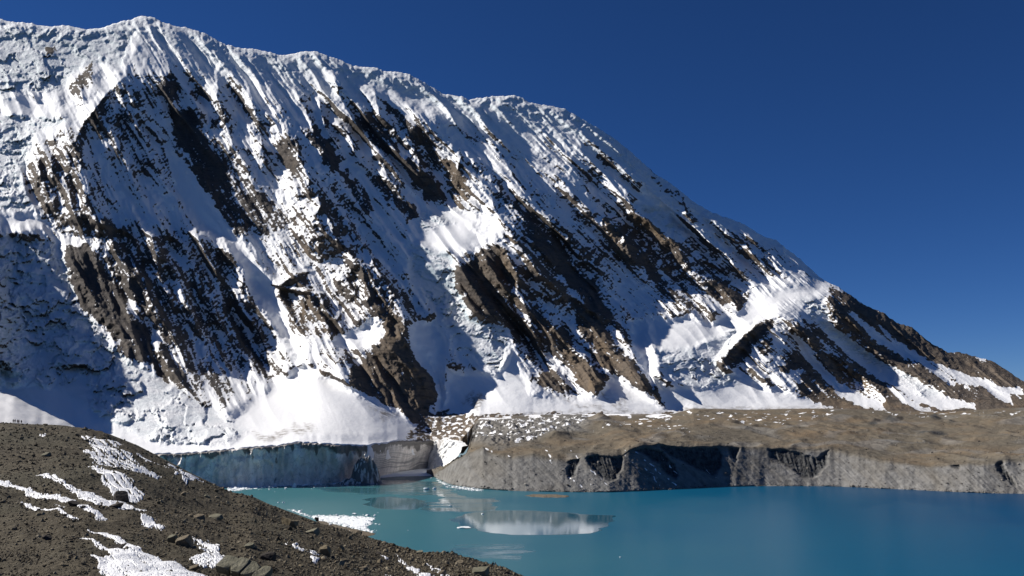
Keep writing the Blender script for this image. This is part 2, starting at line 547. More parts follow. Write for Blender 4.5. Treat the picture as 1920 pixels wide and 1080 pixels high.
RIBS = [
    ([(240, 370), (250, 410), (285, 445), (287, 470), (300, 520), (335, 600)], 40, 22, 20),
    ([(277, 355), (300, 420), (337, 450), (353, 483), (390, 560), (430, 640), (450, 700)], 45, 26, 24),
    ([(410, 125), (407, 167), (412, 207), (430, 253), (447, 283), (463, 307), (480, 340), (500, 380)], 50, 28, 24),
    ([(465, 165), (473, 200), (483, 240), (493, 277), (502, 330)], 34, 20, 18),
    ([(555, 165), (563, 187), (580, 225), (600, 270)], 36, 20, 20),
    ([(598, 180), (607, 233), (625, 270)], 28, 18, 16),
    ([(618, 135), (627, 157), (637, 177), (653, 213), (680, 250)], 44, 24, 24),
    ([(630, 220), (637, 237), (657, 263), (667, 287), (700, 340)], 36, 20, 22),
    ([(690, 265), (693, 277), (720, 313), (747, 360), (780, 405)], 36, 22, 22),
    ([(692, 150), (697, 170), (710, 210), (740, 250), (770, 290)], 44, 24, 26),
    ([(760, 225), (770, 273), (790, 313), (813, 343), (833, 385)], 42, 22, 24),
    ([(917, 240), (920, 262), (947, 303), (973, 350), (1020, 400), (1070, 450), (1120, 510), (1170, 590), (1205, 650)], 48, 30, 30),
    ([(960, 300), (993, 350), (1027, 393), (1070, 430)], 30, 22, 20),
    ([(890, 470), (910, 480), (927, 520), (950, 545), (960, 575)], 34, 20, 16),
    ([(853, 500), (880, 520), (905, 555), (945, 600)], 34, 20, 20),
    ([(923, 455), (943, 463), (967, 507), (975, 545), (990, 590), (1010, 640), (1035, 670)], 36, 22, 22),
    ([(1000, 560), (1027, 587), (1047, 627), (1060, 640), (1087, 660), (1118, 700), (1130, 740)], 46, 28, 20),
    ([(1005, 690), (1033, 690), (1060, 722), (1070, 745)], 28, 22, 12),
    ([(640, 480), (660, 480), (682, 515), (690, 560), (700, 600)], 28, 18, 18),
    ([(525, 535), (560, 510), (590, 550), (615, 590), (640, 620)], 36, 28, 24),
    ([(600, 690), (640, 715)], 14, 14, 14),
    ([(1120, 400), (1140, 407), (1170, 450), (1195, 500), (1220, 540)], 36, 24, 18),
    ([(1185, 400), (1203, 405), (1245, 432), (1272, 465), (1285, 500)], 34, 22, 18),
    ([(1260, 365), (1300, 410), (1340, 450), (1380, 500), (1410, 540)], 40, 26, 22),
    ([(1320, 400), (1360, 430), (1400, 460), (1440, 510), (1470, 535)], 34, 22, 20),
    ([(1390, 425), (1420, 460), (1460, 500), (1500, 530)], 28, 20, 16),
    ([(1455, 452), (1490, 490), (1530, 530)], 22, 16, 14),
    ([(1343, 690), (1380, 640), (1425, 600), (1450, 590)], 30, 20, 24),
    ([(1490, 600), (1530, 660), (1560, 700), (1590, 745), (1600, 765)], 34, 26, 18),
    ([(1555, 655), (1595, 690), (1630, 713), (1672, 770)], 34, 22, 16),
    ([(1640, 700), (1667, 720), (1695, 750), (1722, 776)], 22, 16, 14),
    ([(1580, 560), (1610, 600), (1650, 640), (1690, 668)], 28, 22, 12),
    ([(1640, 585), (1680, 615), (1730, 660), (1780, 700)], 22, 16, 12),
    ([(1710, 615), (1760, 660), (1830, 705)], 18, 14, 12),
    ([(1790, 715), (1850, 733), (1898, 765)], 20, 16, 12),
    ([(1800, 662), (1850, 700), (1900, 735)], 16, 14, 12),
    ([(200, 195), (215, 250), (245, 320), (260, 380)], 24, 16, 16),
    ([(240, 190), (270, 260), (300, 330), (320, 380)], 20, 16, 16),
    ([(300, 130), (320, 175), (350, 240)], 26, 16, 18),
    ([(350, 150), (365, 190), (380, 250), (410, 320)], 24, 18, 18),
    ([(65, 280), (75, 330), (100, 390), (140, 420)], 40, 26, 24),
    ([(120, 460), (150, 520), (200, 590), (270, 670)], 36, 20, 34),
    ([(215, 490), (240, 530), (270, 590)], 26, 16, 20),
    ([(293, 640), (310, 680), (350, 730)], 28, 18, 18),
]

# rock: polygon, strength (how bare), tint (0 dark grey, 1 tan)
ROCK = [
    ([(225, 450), (285, 440), (340, 420), (420, 480), (480, 560), (555, 665), (550, 690), (500, 715), (470, 745), (425, 775), (380, 765), (330, 720), (290, 640), (265, 540)], .43, .14),
    ([(395, 640), (450, 640), (500, 650), (556, 668), (556, 690), (505, 712), (480, 700), (430, 690)], .66, .14),
    ([(330, 690), (400, 680), (440, 740), (425, 772), (385, 768), (345, 742)], .70, .12),
    ([(170, 400), (240, 430), (300, 520), (330, 620), (300, 640), (265, 560), (230, 480)], .60, .22),
    ([(400, 250), (470, 340), (520, 430), (500, 470), (430, 400), (400, 320)], .48, .10),
    ([(560, 320), (640, 400), (720, 520), (700, 540), (620, 450), (560, 380)], .50, .18),
    ([(920, 320), (1000, 400), (1080, 480), (1150, 570), (1100, 560), (1000, 470), (940, 390)], .52, .12),
    ([(117, 460), (163, 460), (213, 527), (233, 560), (277, 627), (287, 683), (267, 683), (233, 660), (187, 607), (147, 577), (133, 527)], 1.0, .10),
    ([(213, 493), (247, 483), (277, 547), (273, 573), (253, 573), (220, 533)], .9, .08),
    ([(287, 640), (310, 640), (350, 720), (345, 740), (310, 720), (285, 690)], .9, .2),
    ([(60, 280), (110, 240), (150, 250), (150, 330), (175, 400), (240, 440), (245, 480), (210, 470), (140, 430), (95, 420), (65, 370), (45, 330)], .62, .35),
    ([(190, 190), (200, 190), (160, 240), (155, 290), (140, 300), (148, 240)], .7, .35),
    ([(130, 175), (155, 115), (180, 110), (170, 165), (140, 182)], .85, .25),
    ([(75, 85), (105, 78), (110, 95), (85, 110)], .9, .2),
    ([(200, 182), (225, 178), (245, 220), (255, 270), (235, 260), (215, 220)], .55, .1),
    ([(243, 175), (262, 178), (270, 205), (255, 205)], .5, .1),
    ([(293, 140), (333, 150), (345, 180), (320, 200), (300, 165)], .7, .05),
    ([(320, 207), (360, 207), (393, 267), (430, 313), (437, 360), (377, 360), (353, 300), (327, 260)], .95, .05),
    ([(383, 360), (483, 360), (547, 410), (533, 433), (467, 437), (447, 453), (410, 410)], .75, .08),
    ([(400, 187), (420, 227), (417, 247), (403, 233)], .8, .05),
    ([(427, 140), (450, 160), (467, 207), (500, 233), (520, 227), (513, 247), (473, 240), (447, 200)], .7, .08),
    ([(510, 267), (533, 253), (563, 277), (567, 307), (547, 333), (520, 300)], .95, .18),
    ([(567, 243), (587, 240), (617, 267), (640, 300), (617, 313), (593, 283)], .85, .05),
    ([(590, 240), (600, 245), (637, 305), (627, 317), (607, 307)], .8, .05),
    ([(667, 213), (693, 210), (720, 227), (747, 273), (753, 300), (733, 293), (693, 267), (677, 237)], .75, .08),
    ([(717, 187), (740, 200), (773, 227), (797, 253), (827, 287), (823, 320), (800, 287), (767, 260), (733, 220)], .9, .08),
    ([(757, 307), (773, 287), (800, 320), (837, 367), (833, 387), (793, 373), (773, 343)], .95, .15),
    ([(827, 293), (853, 300), (880, 337), (887, 380), (860, 387), (843, 360), (833, 327)], .85, .6),
    ([(677, 320), (713, 327), (747, 360), (790, 410), (763, 420), (733, 393), (707, 360)], .8, .12),
    ([(637, 317), (657, 317), (687, 360), (707, 393), (687, 407), (667, 373)], .7, .12),
    ([(480, 350), (513, 380), (547, 413), (480, 420)], .7, .1),
    ([(545, 390), (575, 375), (585, 430), (570, 460), (548, 440)], .55, .4),
    ([(867, 240), (897, 247), (903, 270), (880, 270)], .6, .08),
    ([(1090, 263), (1110, 267), (1133, 293), (1167, 310), (1160, 320), (1140, 310), (1107, 283)], .75, .1),
    ([(1190, 297), (1220, 317), (1243, 343), (1280, 373), (1313, 420), (1300, 417), (1260, 373), (1227, 340)], .7, .12),
    ([(960, 367), (1010, 413), (1053, 467), (1093, 520), (1043, 513), (1000, 453), (960, 393)], .7, .1),
    ([(1020, 320), (1060, 347), (1100, 393), (1120, 413), (1093, 420), (1053, 380)], .55, .25),
    ([(1277, 433), (1310, 460), (1360, 493), (1387, 520), (1293, 520)], .55, .2),
    ([(1360, 427), (1387, 437), (1427, 487), (1460, 513), (1427, 513), (1393, 473)], .6, .3),
    ([(1187, 407), (1200, 405), (1243, 430), (1267, 453), (1280, 493), (1270, 497), (1237, 470), (1233, 453), (1207, 433)], 1.0, .85),
    ([(1130, 413), (1140, 407), (1167, 443), (1187, 480), (1193, 497), (1167, 493), (1153, 473), (1133, 443)], .95, .8),
    ([(1155, 440), (1180, 440), (1250, 520), (1300, 590), (1270, 590), (1220, 520)], .85, .4),
    ([(993, 433), (1033, 460), (1073, 493), (1107, 530), (1133, 570), (1163, 607), (1187, 650), (1177, 650), (1150, 607), (1113, 580), (1077, 543), (1043, 497), (1010, 460)], 1.0, .08),
    ([(937, 415), (945, 420), (985, 465), (1030, 510), (1075, 550), (1060, 560), (1010, 520), (960, 465)], .7, .55),
    ([(1200, 420), (1263, 463), (1300, 507), (1343, 530), (1407, 560), (1380, 587), (1333, 553), (1337, 603), (1300, 587), (1260, 600), (1233, 567), (1213, 513), (1193, 503), (1167, 463), (1133, 423)], .62, .22),
    ([(1330, 520), (1360, 530), (1407, 560), (1380, 585), (1345, 560)], .95, .3),
    ([(523, 533), (540, 510), (573, 510), (590, 550), (613, 587), (637, 613), (627, 630), (580, 630), (540, 600), (523, 560)], .75, .45),
    ([(545, 470), (600, 440), (612, 450), (600, 490), (560, 500), (530, 510)], .5, .5),
    ([(590, 500), (620, 500), (650, 590), (640, 610), (610, 570)], .45, .25),
    ([(663, 513), (693, 513), (713, 547), (743, 577), (733, 600), (707, 590), (687, 557)], .95, .35),
    ([(633, 490), (660, 477), (680, 510), (667, 553), (687, 597), (660, 603), (640, 570), (627, 513)], .65, .2),
    ([(720, 593), (747, 587), (757, 617), (770, 667), (797, 693), (817, 720), (813, 753), (800, 797), (770, 795), (740, 770), (660, 725), (653, 697), (680, 677), (707, 640)], 1.0, .45),
    ([(575, 675), (610, 690), (625, 715), (600, 700)], .7, .4),
    ([(600, 655), (650, 645), (690, 650), (650, 690), (610, 680)], .6, .3),
    ([(680, 480), (700, 490), (740, 540), (760, 560), (740, 560), (705, 520)], .6, .3),
    ([(760, 565), (800, 590), (820, 625), (800, 620), (770, 590)], .55, .3),
    ([(853, 503), (893, 487), (897, 517), (913, 543), (953, 550), (947, 573), (927, 587), (947, 607), (927, 613), (893, 587), (873, 560), (853, 533)], 1.0, .18),
    ([(890, 473), (910, 470), (927, 500), (927, 520), (953, 540), (947, 553), (917, 553), (897, 517)], 1.0, .35),
    ([(923, 460), (943, 463), (967, 507), (973, 543), (957, 553), (940, 517)], 1.0, .6),
    ([(910, 455), (925, 465), (945, 520), (940, 530), (915, 490)], 1.0, .05),
    ([(923, 567), (970, 557), (993, 600), (1007, 640), (1027, 667), (973, 653), (947, 613)], .65, .35),
    ([(1000, 563), (1027, 587), (1047, 627), (1040, 653), (1013, 627)], .9, .45),
    ([(1040, 637), (1053, 623), (1087, 660), (1113, 693), (1130, 710), (1120, 740), (1100, 737), (1073, 707), (1063, 673)], 1.1, .55),
    ([(1067, 560), (1107, 567), (1133, 613), (1160, 660), (1193, 677), (1213, 710), (1240, 740), (1253, 757), (1233, 750), (1200, 720), (1167, 700), (1133, 693), (1123, 677), (1097, 637), (1080, 603)], 1.0, .45),
    ([(1007, 697), (1033, 690), (1060, 727), (1067, 745), (1040, 737), (1010, 717)], 1.0, .3),
    ([(980, 707), (1003, 707), (1000, 725)], .9, .2),
    ([(965, 640), (1000, 650), (1015, 690), (985, 680)], .6, .3),
    ([(1343, 680), (1380, 640), (1420, 600), (1447, 593), (1450, 617), (1407, 660), (1380, 683), (1350, 687)], 1.0, .2),
    ([(1463, 590), (1490, 597), (1540, 640), (1525, 640), (1480, 610)], .8, .35),
    ([(1430, 640), (1445, 640), (1440, 670), (1420, 665)], .75, .5),
    ([(1460, 687), (1480, 673), (1510, 667), (1520, 690), (1493, 697), (1463, 693)], 1.0, .3),
    ([(1380, 690), (1420, 700), (1465, 735), (1440, 735), (1395, 712)], .9, .3),
    ([(1493, 733), (1520, 690), (1557, 707), (1580, 740), (1600, 766), (1557, 760), (1507, 747)], .95, .8),
    ([(1540, 680), (1567, 663), (1600, 690), (1630, 713), (1670, 771), (1647, 757), (1613, 740), (1573, 717)], .9, .8),
    ([(1633, 703), (1667, 723), (1693, 750), (1722, 777), (1673, 774), (1647, 727)], 1.0, .45),
    ([(1570, 567), (1590, 587), (1623, 633), (1640, 657), (1613, 647), (1587, 623), (1573, 587)], 1.0, .5),
    ([(1540, 555), (1565, 555), (1590, 590), (1585, 610), (1560, 590)], .8, .3),
    ([(1627, 660), (1680, 667), (1723, 693), (1747, 707), (1780, 720), (1810, 752), (1780, 743), (1740, 720), (1697, 703), (1653, 677)], 1.0, .25),
    ([(1780, 713), (1847, 730), (1897, 760), (1870, 772), (1800, 752)], 1.0, .3),
    ([(1640, 630), (1660, 620), (1690, 655), (1720, 690), (1680, 668)], .8, .6),
    ([(1560, 545), (1600, 555), (1655, 580), (1710, 612), (1775, 658), (1860, 675), (1925, 715), (2100, 760), (2100, 775), (1920, 740), (1860, 715), (1800, 700), (1740, 675), (1690, 640), (1640, 610), (1600, 585)], 1.15, .34),
    ([(1890, 740), (2000, 760), (2300, 770), (2300, 790), (1880, 772)], 1.0, .5),
    ([(1930, 720), (2500, 760), (2500, 800), (1930, 760)], .9, .4),
]
# clean snow: polygon
CLEAN = [
    [(570, 680), (600, 700), (660, 728), (740, 772), (780, 798), (760, 825), (680, 835), (560, 832), (430, 815), (430, 780), (500, 735)],
    [(840, 690), (835, 740), (825, 775), (860, 784), (1000, 779), (1260, 779), (1220, 745), (1150, 700), (1120, 745), (1100, 745), (1060, 755), (1000, 735), (960, 660), (930, 700), (890, 695)],
    [(1215, 700), (1250, 720), (1300, 725), (1380, 695), (1490, 747), (1590, 767), (1480, 768), (1260, 772)],
    [(1217, 590), (1250, 603), (1293, 592), (1337, 608), (1343, 590), (1380, 592), (1407, 565), (1410, 547), (1450, 552), (1480, 540), (1540, 533), (1550, 553), (1480, 560), (1447, 586), (1420, 600), (1383, 622), (1340, 640), (1303, 655), (1277, 660), (1233, 660), (1220, 627)],
    [(790, 392), (850, 392), (930, 404), (940, 430), (905, 452), (870, 470), (800, 460), (775, 455), (785, 420)],
    [(310, 270), (340, 300), (400, 390), (470, 480), (520, 560), (575, 680), (560, 680), (500, 600), (440, 480), (380, 430), (330, 350)],
    [(1180, 600), (1205, 600), (1225, 680), (1225, 730), (1205, 690), (1190, 650)],
    [(0, 180), (120, 192), (140, 200), (80, 215), (0, 210)],
    [(0, 400), (60, 398), (90, 420), (0, 425)],
    [(625, 640), (700, 595), (720, 620), (680, 650), (640, 650)],
    [(815, 600), (835, 640), (830, 700), (835, 770), (822, 770), (818, 720), (775, 660), (765, 610)],
    [(1590, 580), (1600, 585), (1640, 620), (1700, 660), (1697, 670), (1630, 628)],
    [(1648, 612), (1697, 650), (1752, 690), (1790, 720), (1780, 722), (1740, 690), (1690, 656)],
    [(1747, 678), (1800, 700), (1847, 717), (1915, 732), (1915, 738), (1860, 728), (1890, 740), (1908, 765), (1895, 762), (1850, 728), (1800, 710)],
    [(1493, 567), (1540, 590), (1580, 625), (1620, 655), (1690, 700), (1760, 740), (1848, 766), (1760, 770), (1690, 730), (1610, 680), (1550, 625)],
    [(1555, 705), (1600, 738), (1640, 755), (1670, 772), (1640, 772), (1590, 750)],
    [(1490, 625), (1520, 650), (1550, 695), (1590, 742), (1578, 742), (1540, 705), (1505, 660)],
    [(1665, 725), (1715, 757), (1780, 778), (1735, 778), (1690, 755)],
    [(0, 690), (110, 730), (250, 770), (420, 790), (500, 800), (560, 825), (460, 842), (300, 855), (200, 820), (0, 760)],
    [(640, 130), (700, 140), (760, 160), (820, 200), (800, 215), (740, 180), (670, 160)],
    [(1210, 345), (1250, 385), (1290, 440), (1275, 450), (1230, 400), (1195, 380)],
]
SERAC = [
    ([(0, 440), (110, 455), (150, 580), (230, 665), (330, 725), (400, 765), (460, 810), (420, 835), (300, 830), (200, 790), (110, 730), (-200, 700), (-200, 430)], 44, 40),
    ([(0, 215), (90, 215), (140, 230), (60, 260), (40, 330), (60, 395), (0, 400), (-150, 400), (-150, 215)], 24, 26),
    ([(0, 50), (130, 60), (250, 60), (230, 130), (160, 120), (110, 170), (0, 180), (-150, 180), (-150, 60)], 22, 26),
    ([(770, 460), (850, 475), (858, 540), (880, 590), (950, 615), (955, 650), (935, 700), (900, 690), (860, 650), (800, 565), (768, 515)], 15, 26),
    ([(1225, 660), (1303, 650), (1420, 600), (1345, 680), (1345, 695), (1390, 715), (1320, 730), (1250, 705)], 13, 20),
    ([(1540, 590), (1600, 640), (1680, 690), (1760, 735), (1730, 745), (1640, 700), (1570, 640), (1530, 610)], 7, 10),
    ([(1500, 560), (1545, 560), (1560, 600), (1520, 600)], 10, 12),
    ([(1190, 380), (1250, 390), (1290, 440), (1270, 450), (1215, 410)], 10, 12),
    ([(780, 395), (830, 400), (850, 420), (790, 440)], 10, 8),
]


def dissolve_ribs(px, py, ribs):
    h = np.zeros(px.shape, f32)
    side = np.zeros(px.shape, f32)
    for pts, A, wl, wr in ribs:
        P = np.asarray(pts, float)
        P = P[np.argsort(P[:, 1])]
        y0, y1 = P[0, 1], P[-1, 1]
        sel = (py > y0 - 15) & (py < y1 + 15) & (px > P[:, 0].min() - wl) & (px < P[:, 0].max() + wr)
        x, y = px[sel], py[sel]
        dx = x - np.interp(y, P[:, 1], P[:, 0])
        tt = (y - y0) / (y1 - y0)
        tp = ss(-0.06, 0.22, tt) * (1 - ss(0.55, 1.06, tt))
        wv = np.where(dx < 0, wl, wr)
        pr = np.clip(1 - np.abs(dx) / wv, 0, 1)
        pr = pr * (0.75 + 0.25 * pr)
        hh = (A * pr * tp).astype(f32)
        cur = h[sel]
        h[sel] = np.maximum(cur, hh) + 0.25 * np.minimum(cur, hh)
        s = side[sel]
        side[sel] = np.where((hh > cur) & (dx > 0), pr * tp, np.where(hh > cur, 0, s))
    return h, side


def build_mountain():
    cols = np.concatenate([np.arange(-480, -6, 7.0), np.arange(-6, 1926, 1.62), np.arange(1926, 2480, 8.0)])
    NR = 470
    yr = pl(cols, RIDGE) + 1.6 * gn(cols / 9.0, cols * 0 + .3, 5) + 1.0 * gn(cols / 3.5, cols * 0 + .7, 6)
    yb = pl(cols, BASE) + 1.5 * gn(cols / 12.0, cols * 0, 9) + np.where(cols > 890, 3.5, 0) * gn(cols / 26.0, cols * 0, 10)
    t = np.linspace(0, 1, NR)[:, None]
    px = np.repeat(cols[None], NR, 0)
    py = yr[None] + (yb - yr)[None] * t
    D = tps(CTRL, px, py)
    # tie the foot to the ice cliff and the moraine
    Db = pl(cols, BASE_D)
    if DEBUG:
        for a, b in ((1260, 640), (1300, 630), (1350, 610), (1400, 590), (1300, 740), (1450, 740), (950, 740), (600, 780), (200, 760)):
            q = np.array([place(a + i * 5., b + j * 5., tps(CTRL, np.array([a + i * 5.]), np.array([b + j * 5.]))) for i, j in ((0, 0), (1, 0), (0, 1))])[:, :, 0]
            nv = np.cross(q[1] - q[0], q[2] - q[0])
            nv *= np.sign(nv[2]) / np.linalg.norm(nv)
            print('N', a, b, nv.round(2), 'sun', round(float(nv @ np.array(SUN)), 2), q[0].round(0))
    D = D + (Db - tps(CTRL, cols, pl(cols, BASE)))[None] * np.exp(-(yb[None] - py) / 26.0)
    # --- masks
    wx = 9 * gn(px / 38, py / 38, 21) + 4.5 * gn(px / 13, py / 13, 22) + 2.2 * gn(px / 5, py / 5, 23)
    wy = 9 * gn(px / 38, py / 38, 31) + 4.5 * gn(px / 13, py / 13, 32) + 2.2 * gn(px / 5, py / 5, 33)
    qx, qy = px + wx, py + wy
    hx, hy = px + .35 * wx, py + .35 * wy
    clean = np.zeros(px.shape, f32)
    cg = np.zeros(px.shape, f32)
    for p in CLEAN:
        cg = np.maximum(cg, poly_mask(hx, hy, p, 12))
        clean = np.maximum(clean, poly_mask(hx, hy, p, 6))
    ser = np.zeros(px.shape, f32)
    ser_h = np.zeros(px.shape, f32)
    for p, A, sz in SERAC:
        m = poly_mask(hx, hy, p, 10)
        sel = m > 0.01
        x, y = px[sel], py[sel]
        gx, gy = x + .35 * y + 1.3 * wx[sel] + 9 * gn(x / 26, y / 26, 44), y - .12 * x + 1.1 * wy[sel] + 9 * gn(x / 26, y / 26, 45)
        f1, ed, cid = worley(gx / (sz * 1.1), gy / (sz * .85), 41, 1.0)
        _, ed2, cid2 = worley(gx / (sz * .42), gy / (sz * .33), 43, 1.0)
        _, _, cid3 = worley(gx / (sz * .2), gy / (sz * .16), 44, 1.0)
        act = ss(-.35, .35, gn(x / (sz * 3.2), y / (sz * 2.6), 46))
        rl = 1 - np.abs(gn((x + .8 * y) / (sz * 1.9) + .5 * gn(x / 40, y / 40, 48), (y - .25 * x) / (sz * .62), 49)) * 2
        hh = A * ((cid - .35) * 1.2 + (.2 + .8 * act) * (1.0 * (cid2 - .5) + .4 * (cid3 - .5)) + .4 * rl + .9 * gn(x / (sz * 2.2), y / (sz * 1.5), 47))
        ser_h[sel] = np.maximum(ser_h[sel], hh * m[sel])
        ser = np.maximum(ser, m)
    top = py - yr[None]
    band = np.exp(-np.clip(top, 0, None) / 40.0) * (1 - ss(1270, 1420, px))
    band = np.maximum(band, 0)
    # --- relief, metres toward the viewer
    big, sideb = dissolve_ribs(hx + .5 * wx + 13 * gn(px / 75, py / 75, 24) + 6 * gn(px / 28, py / 28, 25), hy, BIG_RIBS)
    rib, sides = dissolve_ribs(px + .55 * wx, py + .3 * wy, RIBS)
    face = (1 - cg) * (1 - .9 * ser)
    k0, k1 = 0.30, 0.0005
    yy = py - 700
    s = (px - k0 * yy) / (1 + k1 * yy)
    s = s + 6 * gn(px / 60, py / 60, 51)
    fl = np.zeros(px.shape, f32)
    flb = np.zeros(px.shape, f32)
    for L, A, st, sdv in ((84, 78, 6.0, 61), (44, 50, 7.0, 62), (21, 19, 7.0, 63), (10.0, 7.0, 6.0, 64), (4.8, 2.4, 5.0, 65)):
        mod = np.clip(.75 + .9 * gn(px / (L * 2.6), py / (L * 3.2), sdv + 500), .15, 1.5)
        ad = A * mod * ridged((s + .25 * L * gn(px / (L * 1.3), py / (L * 1.3), sdv + 600)) / L, py / (L * st), sdv)
        fl = fl + ad
        if L > 40:
            flb = flb + ad
    fade = ss(0, 60, yb[None] - py) * ss(0, 25, top + 8)
    right = 1 - .35 * ss(1450, 1700, px)
    rough = 6.0 * fbm(px / 11, py / 11, 71, 4, .6)
    lump = 1 - np.abs(gn(px / 30 + .4 * gn(px / 50, py / 50, 3), py / 20, 81)) * 2
    lump2 = 1 - np.abs(gn(px / 12, py / 8.5, 82)) * 2
    h = 1.25 * big * (1 - .85 * cg * ss(560, 720, py)) * ss(0, 40, yb[None] - py + 12) + 2.2 * rib * (1 - .8 * cg) * right
    h = h + fl * face * fade * (1 - .55 * band) * right + .22 * flb * cg * fade + .05 * fl * cg * fade + rough * face * (1 - band * .6)
    h = h + band * (17 * lump + 9 * lump2) * ss(0, 6, top) + ser_h * (1 + .0 * px)
    h = h + 2.0 * fbm(px / 25, py / 14, 91, 3) * clean
    fw = 4 + np.clip(py - 688, 0, None) * 1.38
    fa = np.clip(1 - np.abs(px - 575 - .28 * (py - 690)) / fw, 0, 1) * ss(686, 700, py) * np.clip((py - 686) / 140, 0, 1)
    h = h + 85 * fa + 1.6 * fa * ridged((px - 570) / np.maximum(py - 640, 20) * 14, py / 90, 95)
    h = h * np.where(px < 885, ss(-2, 22, yb[None] - py), 1.0)
    # --- bare rock
    a = .22 * (px + 40 * gn(px / 200, py / 200, 7)) * (1 - 2 * ss(500, 900, px))
    strata = fbm((px + 3 * wx) / 16, (py + a + 1.2 * wy) / 5.0, 101, 4, .62)
    streak = gn(s / 10, py / 85, 111)
    streak2 = gn(s / 4.5, py / 38, 112)
    upper = ss(0, 95, top)
    side = np.maximum(sideb * .7, sides)
    X, Y, Z = place(px, py, D - h)
    du = [np.gradient(q, axis=1) for q in (X, Y, Z)]
    dv = [np.gradient(q, axis=0) for q in (X, Y, Z)]
    nn = [dv[1] * du[2] - dv[2] * du[1], dv[2] * du[0] - dv[0] * du[2], dv[0] * du[1] - dv[1] * du[0]]
    ln = np.sqrt(nn[0] ** 2 + nn[1] ** 2 + nn[2] ** 2) + 1e-9
    sg = np.sign(nn[2].mean())
    nz, nx = sg * nn[2] / ln, sg * nn[0] / ln
    print('slope', nz.mean(), nx.mean())
    frac = fbm(px / 17, py / 17, 116, 6, .62)
    fsig = np.clip(nx * 1.3, -.8, .8)
    R = -.25 + .14 * ss(380, 560, py) * (px < 1450) + .44 * ss(1440, 1600, px) + .16 * side + .24 * streak + .22 * streak2 + .14 * gn(px / 55, py / 70, 113) + .18 * frac + .80 * (.50 - nz) + .22 * fsig
    R = R - .60 * (1 - upper) * (px < 1400) - .25 * (1 - ss(0, 20, top))
    tint = .16 + .12 * gn(px / 60, py / 60, 114) + .30 * ss(1440, 1600, px)
    R = R - .5 * ser
    for p, st, tn in ROCK:
        m = poly_mask(qx, qy, p, 9)
        R = R * (1 - m) + np.maximum(R, -.30 + .62 * st + .16 * streak + .16 * streak2 + .20 * frac + (.55 * (.5 - nz) + .26 * fsig) * np.where(st > .98, .35, 1.0)) * m
        tint = tint * (1 - m) + tn * m
    R = R + .9 * ss(1470, 1520, px) * ss(26, 6, yb[None] - py + 10 * gn(px / 18, py / 9, 117))
    R = R - 1.1 * clean * (1 - .25 * (strata > .35))
    amp = np.where(R > .35, .20, .27)
    rock = R + amp * strata + .18 * fbm(px / 5, py / 3.5, 121, 2, .6)
    # steeper to the right of a spur: bare
    rk = .5 + 1.6 * rock
    rk = np.clip(rk, 0, 1)
    h = h + rk * (4.0 * fbm(s / 9, py / 9, 131, 4, .65) + 2.0)
    # debris on the lowest snow and along streaks
    dirt = .75 * ss(14, 0, yb[None] - py + 5 * gn(px / 14, py / 5, 141)) * (px > 800)
    deb = poly_mask(qx, qy, [(770, 805), (800, 775), (830, 765), (880, 775), (1000, 776), (1260, 776), (1270, 790), (880, 810), (872, 828), (770, 830)], 5)
    spot = fbm(px / 9, py / 4, 142, 3)
    rk = np.maximum(rk, np.clip(deb * (.62 + .8 * spot), 0, 1))
    tint = tint * (1 - deb) + deb * .55
    for p in ([(1085, 690), (1125, 735), (1200, 775), (1180, 775), (1110, 735)], [(1040, 745), (1120, 765), (1180, 778), (1130, 775)],
              [(480, 815), (580, 795), (590, 805), (500, 825)], [(870, 755), (890, 735), (905, 745), (890, 770)], [(690, 765), (745, 785), (720, 790)]):
        dirt = np.maximum(dirt, poly_mask(qx, qy, p, 6) * (.5 + .5 * ridged((px - py) / 14, (px + py) / 60, 8)))
    tint = np.clip(tint + .10 * gn(px / 14, py / 14, 151), 0, 1)
    D2 = D - h
    X, Y, Z = place(px, py, D2)
    # foot goes under the ground / behind the ice, back slope falls away
    xb, yb_, zb = X[-1:], Y[-1:], Z[-1:]
    foot = (xb, yb_ + np.where(cols < 880, 34, -4), zb - 45)
    rows = [(xb * 0 + X[:1] * 1.30, Y[:1] + 2600, Z[:1] * .0 - 60), (X[:1] * 1.1, Y[:1] + 900, Z[:1] * .55), (X[:1] * 1.02, Y[:1] + 160, Z[:1] - 90), (X[:1] * 1.004, Y[:1] + 30, Z[:1] - 9)]
    X = np.concatenate([r[0] for r in rows] + [X, foot[0]])
    Y = np.concatenate([r[1] for r in rows] + [Y, foot[1]])
    Z = np.concatenate([r[2] for r in rows] + [Z, foot[2]])

    def pad(a):
        a = np.broadcast_to(a, px.shape).astype(f32)
        return np.concatenate([a[:1]] * 4 + [a, a[-1:]])
    serm = np.maximum(ser, .75 * np.clip(band * 1.3, 0, 1))
    o = grid_mesh('mountain', X, Y, Z, {'rock': pad(rk), 'tint': pad(tint), 'serac': pad(serm), 'dirt': pad(np.clip(dirt, 0, 1))}, M_MTN)
    tag(o, 'long snowy rock mountain with fluted face and hanging glaciers above the lake', kind='structure')
    return o


build_mountain()

# ------------------------------------------------------------------ ice cliff at the glacier's end
CLIFF_END = [(806, 878, 826, 825, 2850), (812, 880, 838, 823, 2790), (818, 882, 852, 824, 2730), (826, 885, 869, 827, 2660), (834, 890, 880, 836, 2560)]


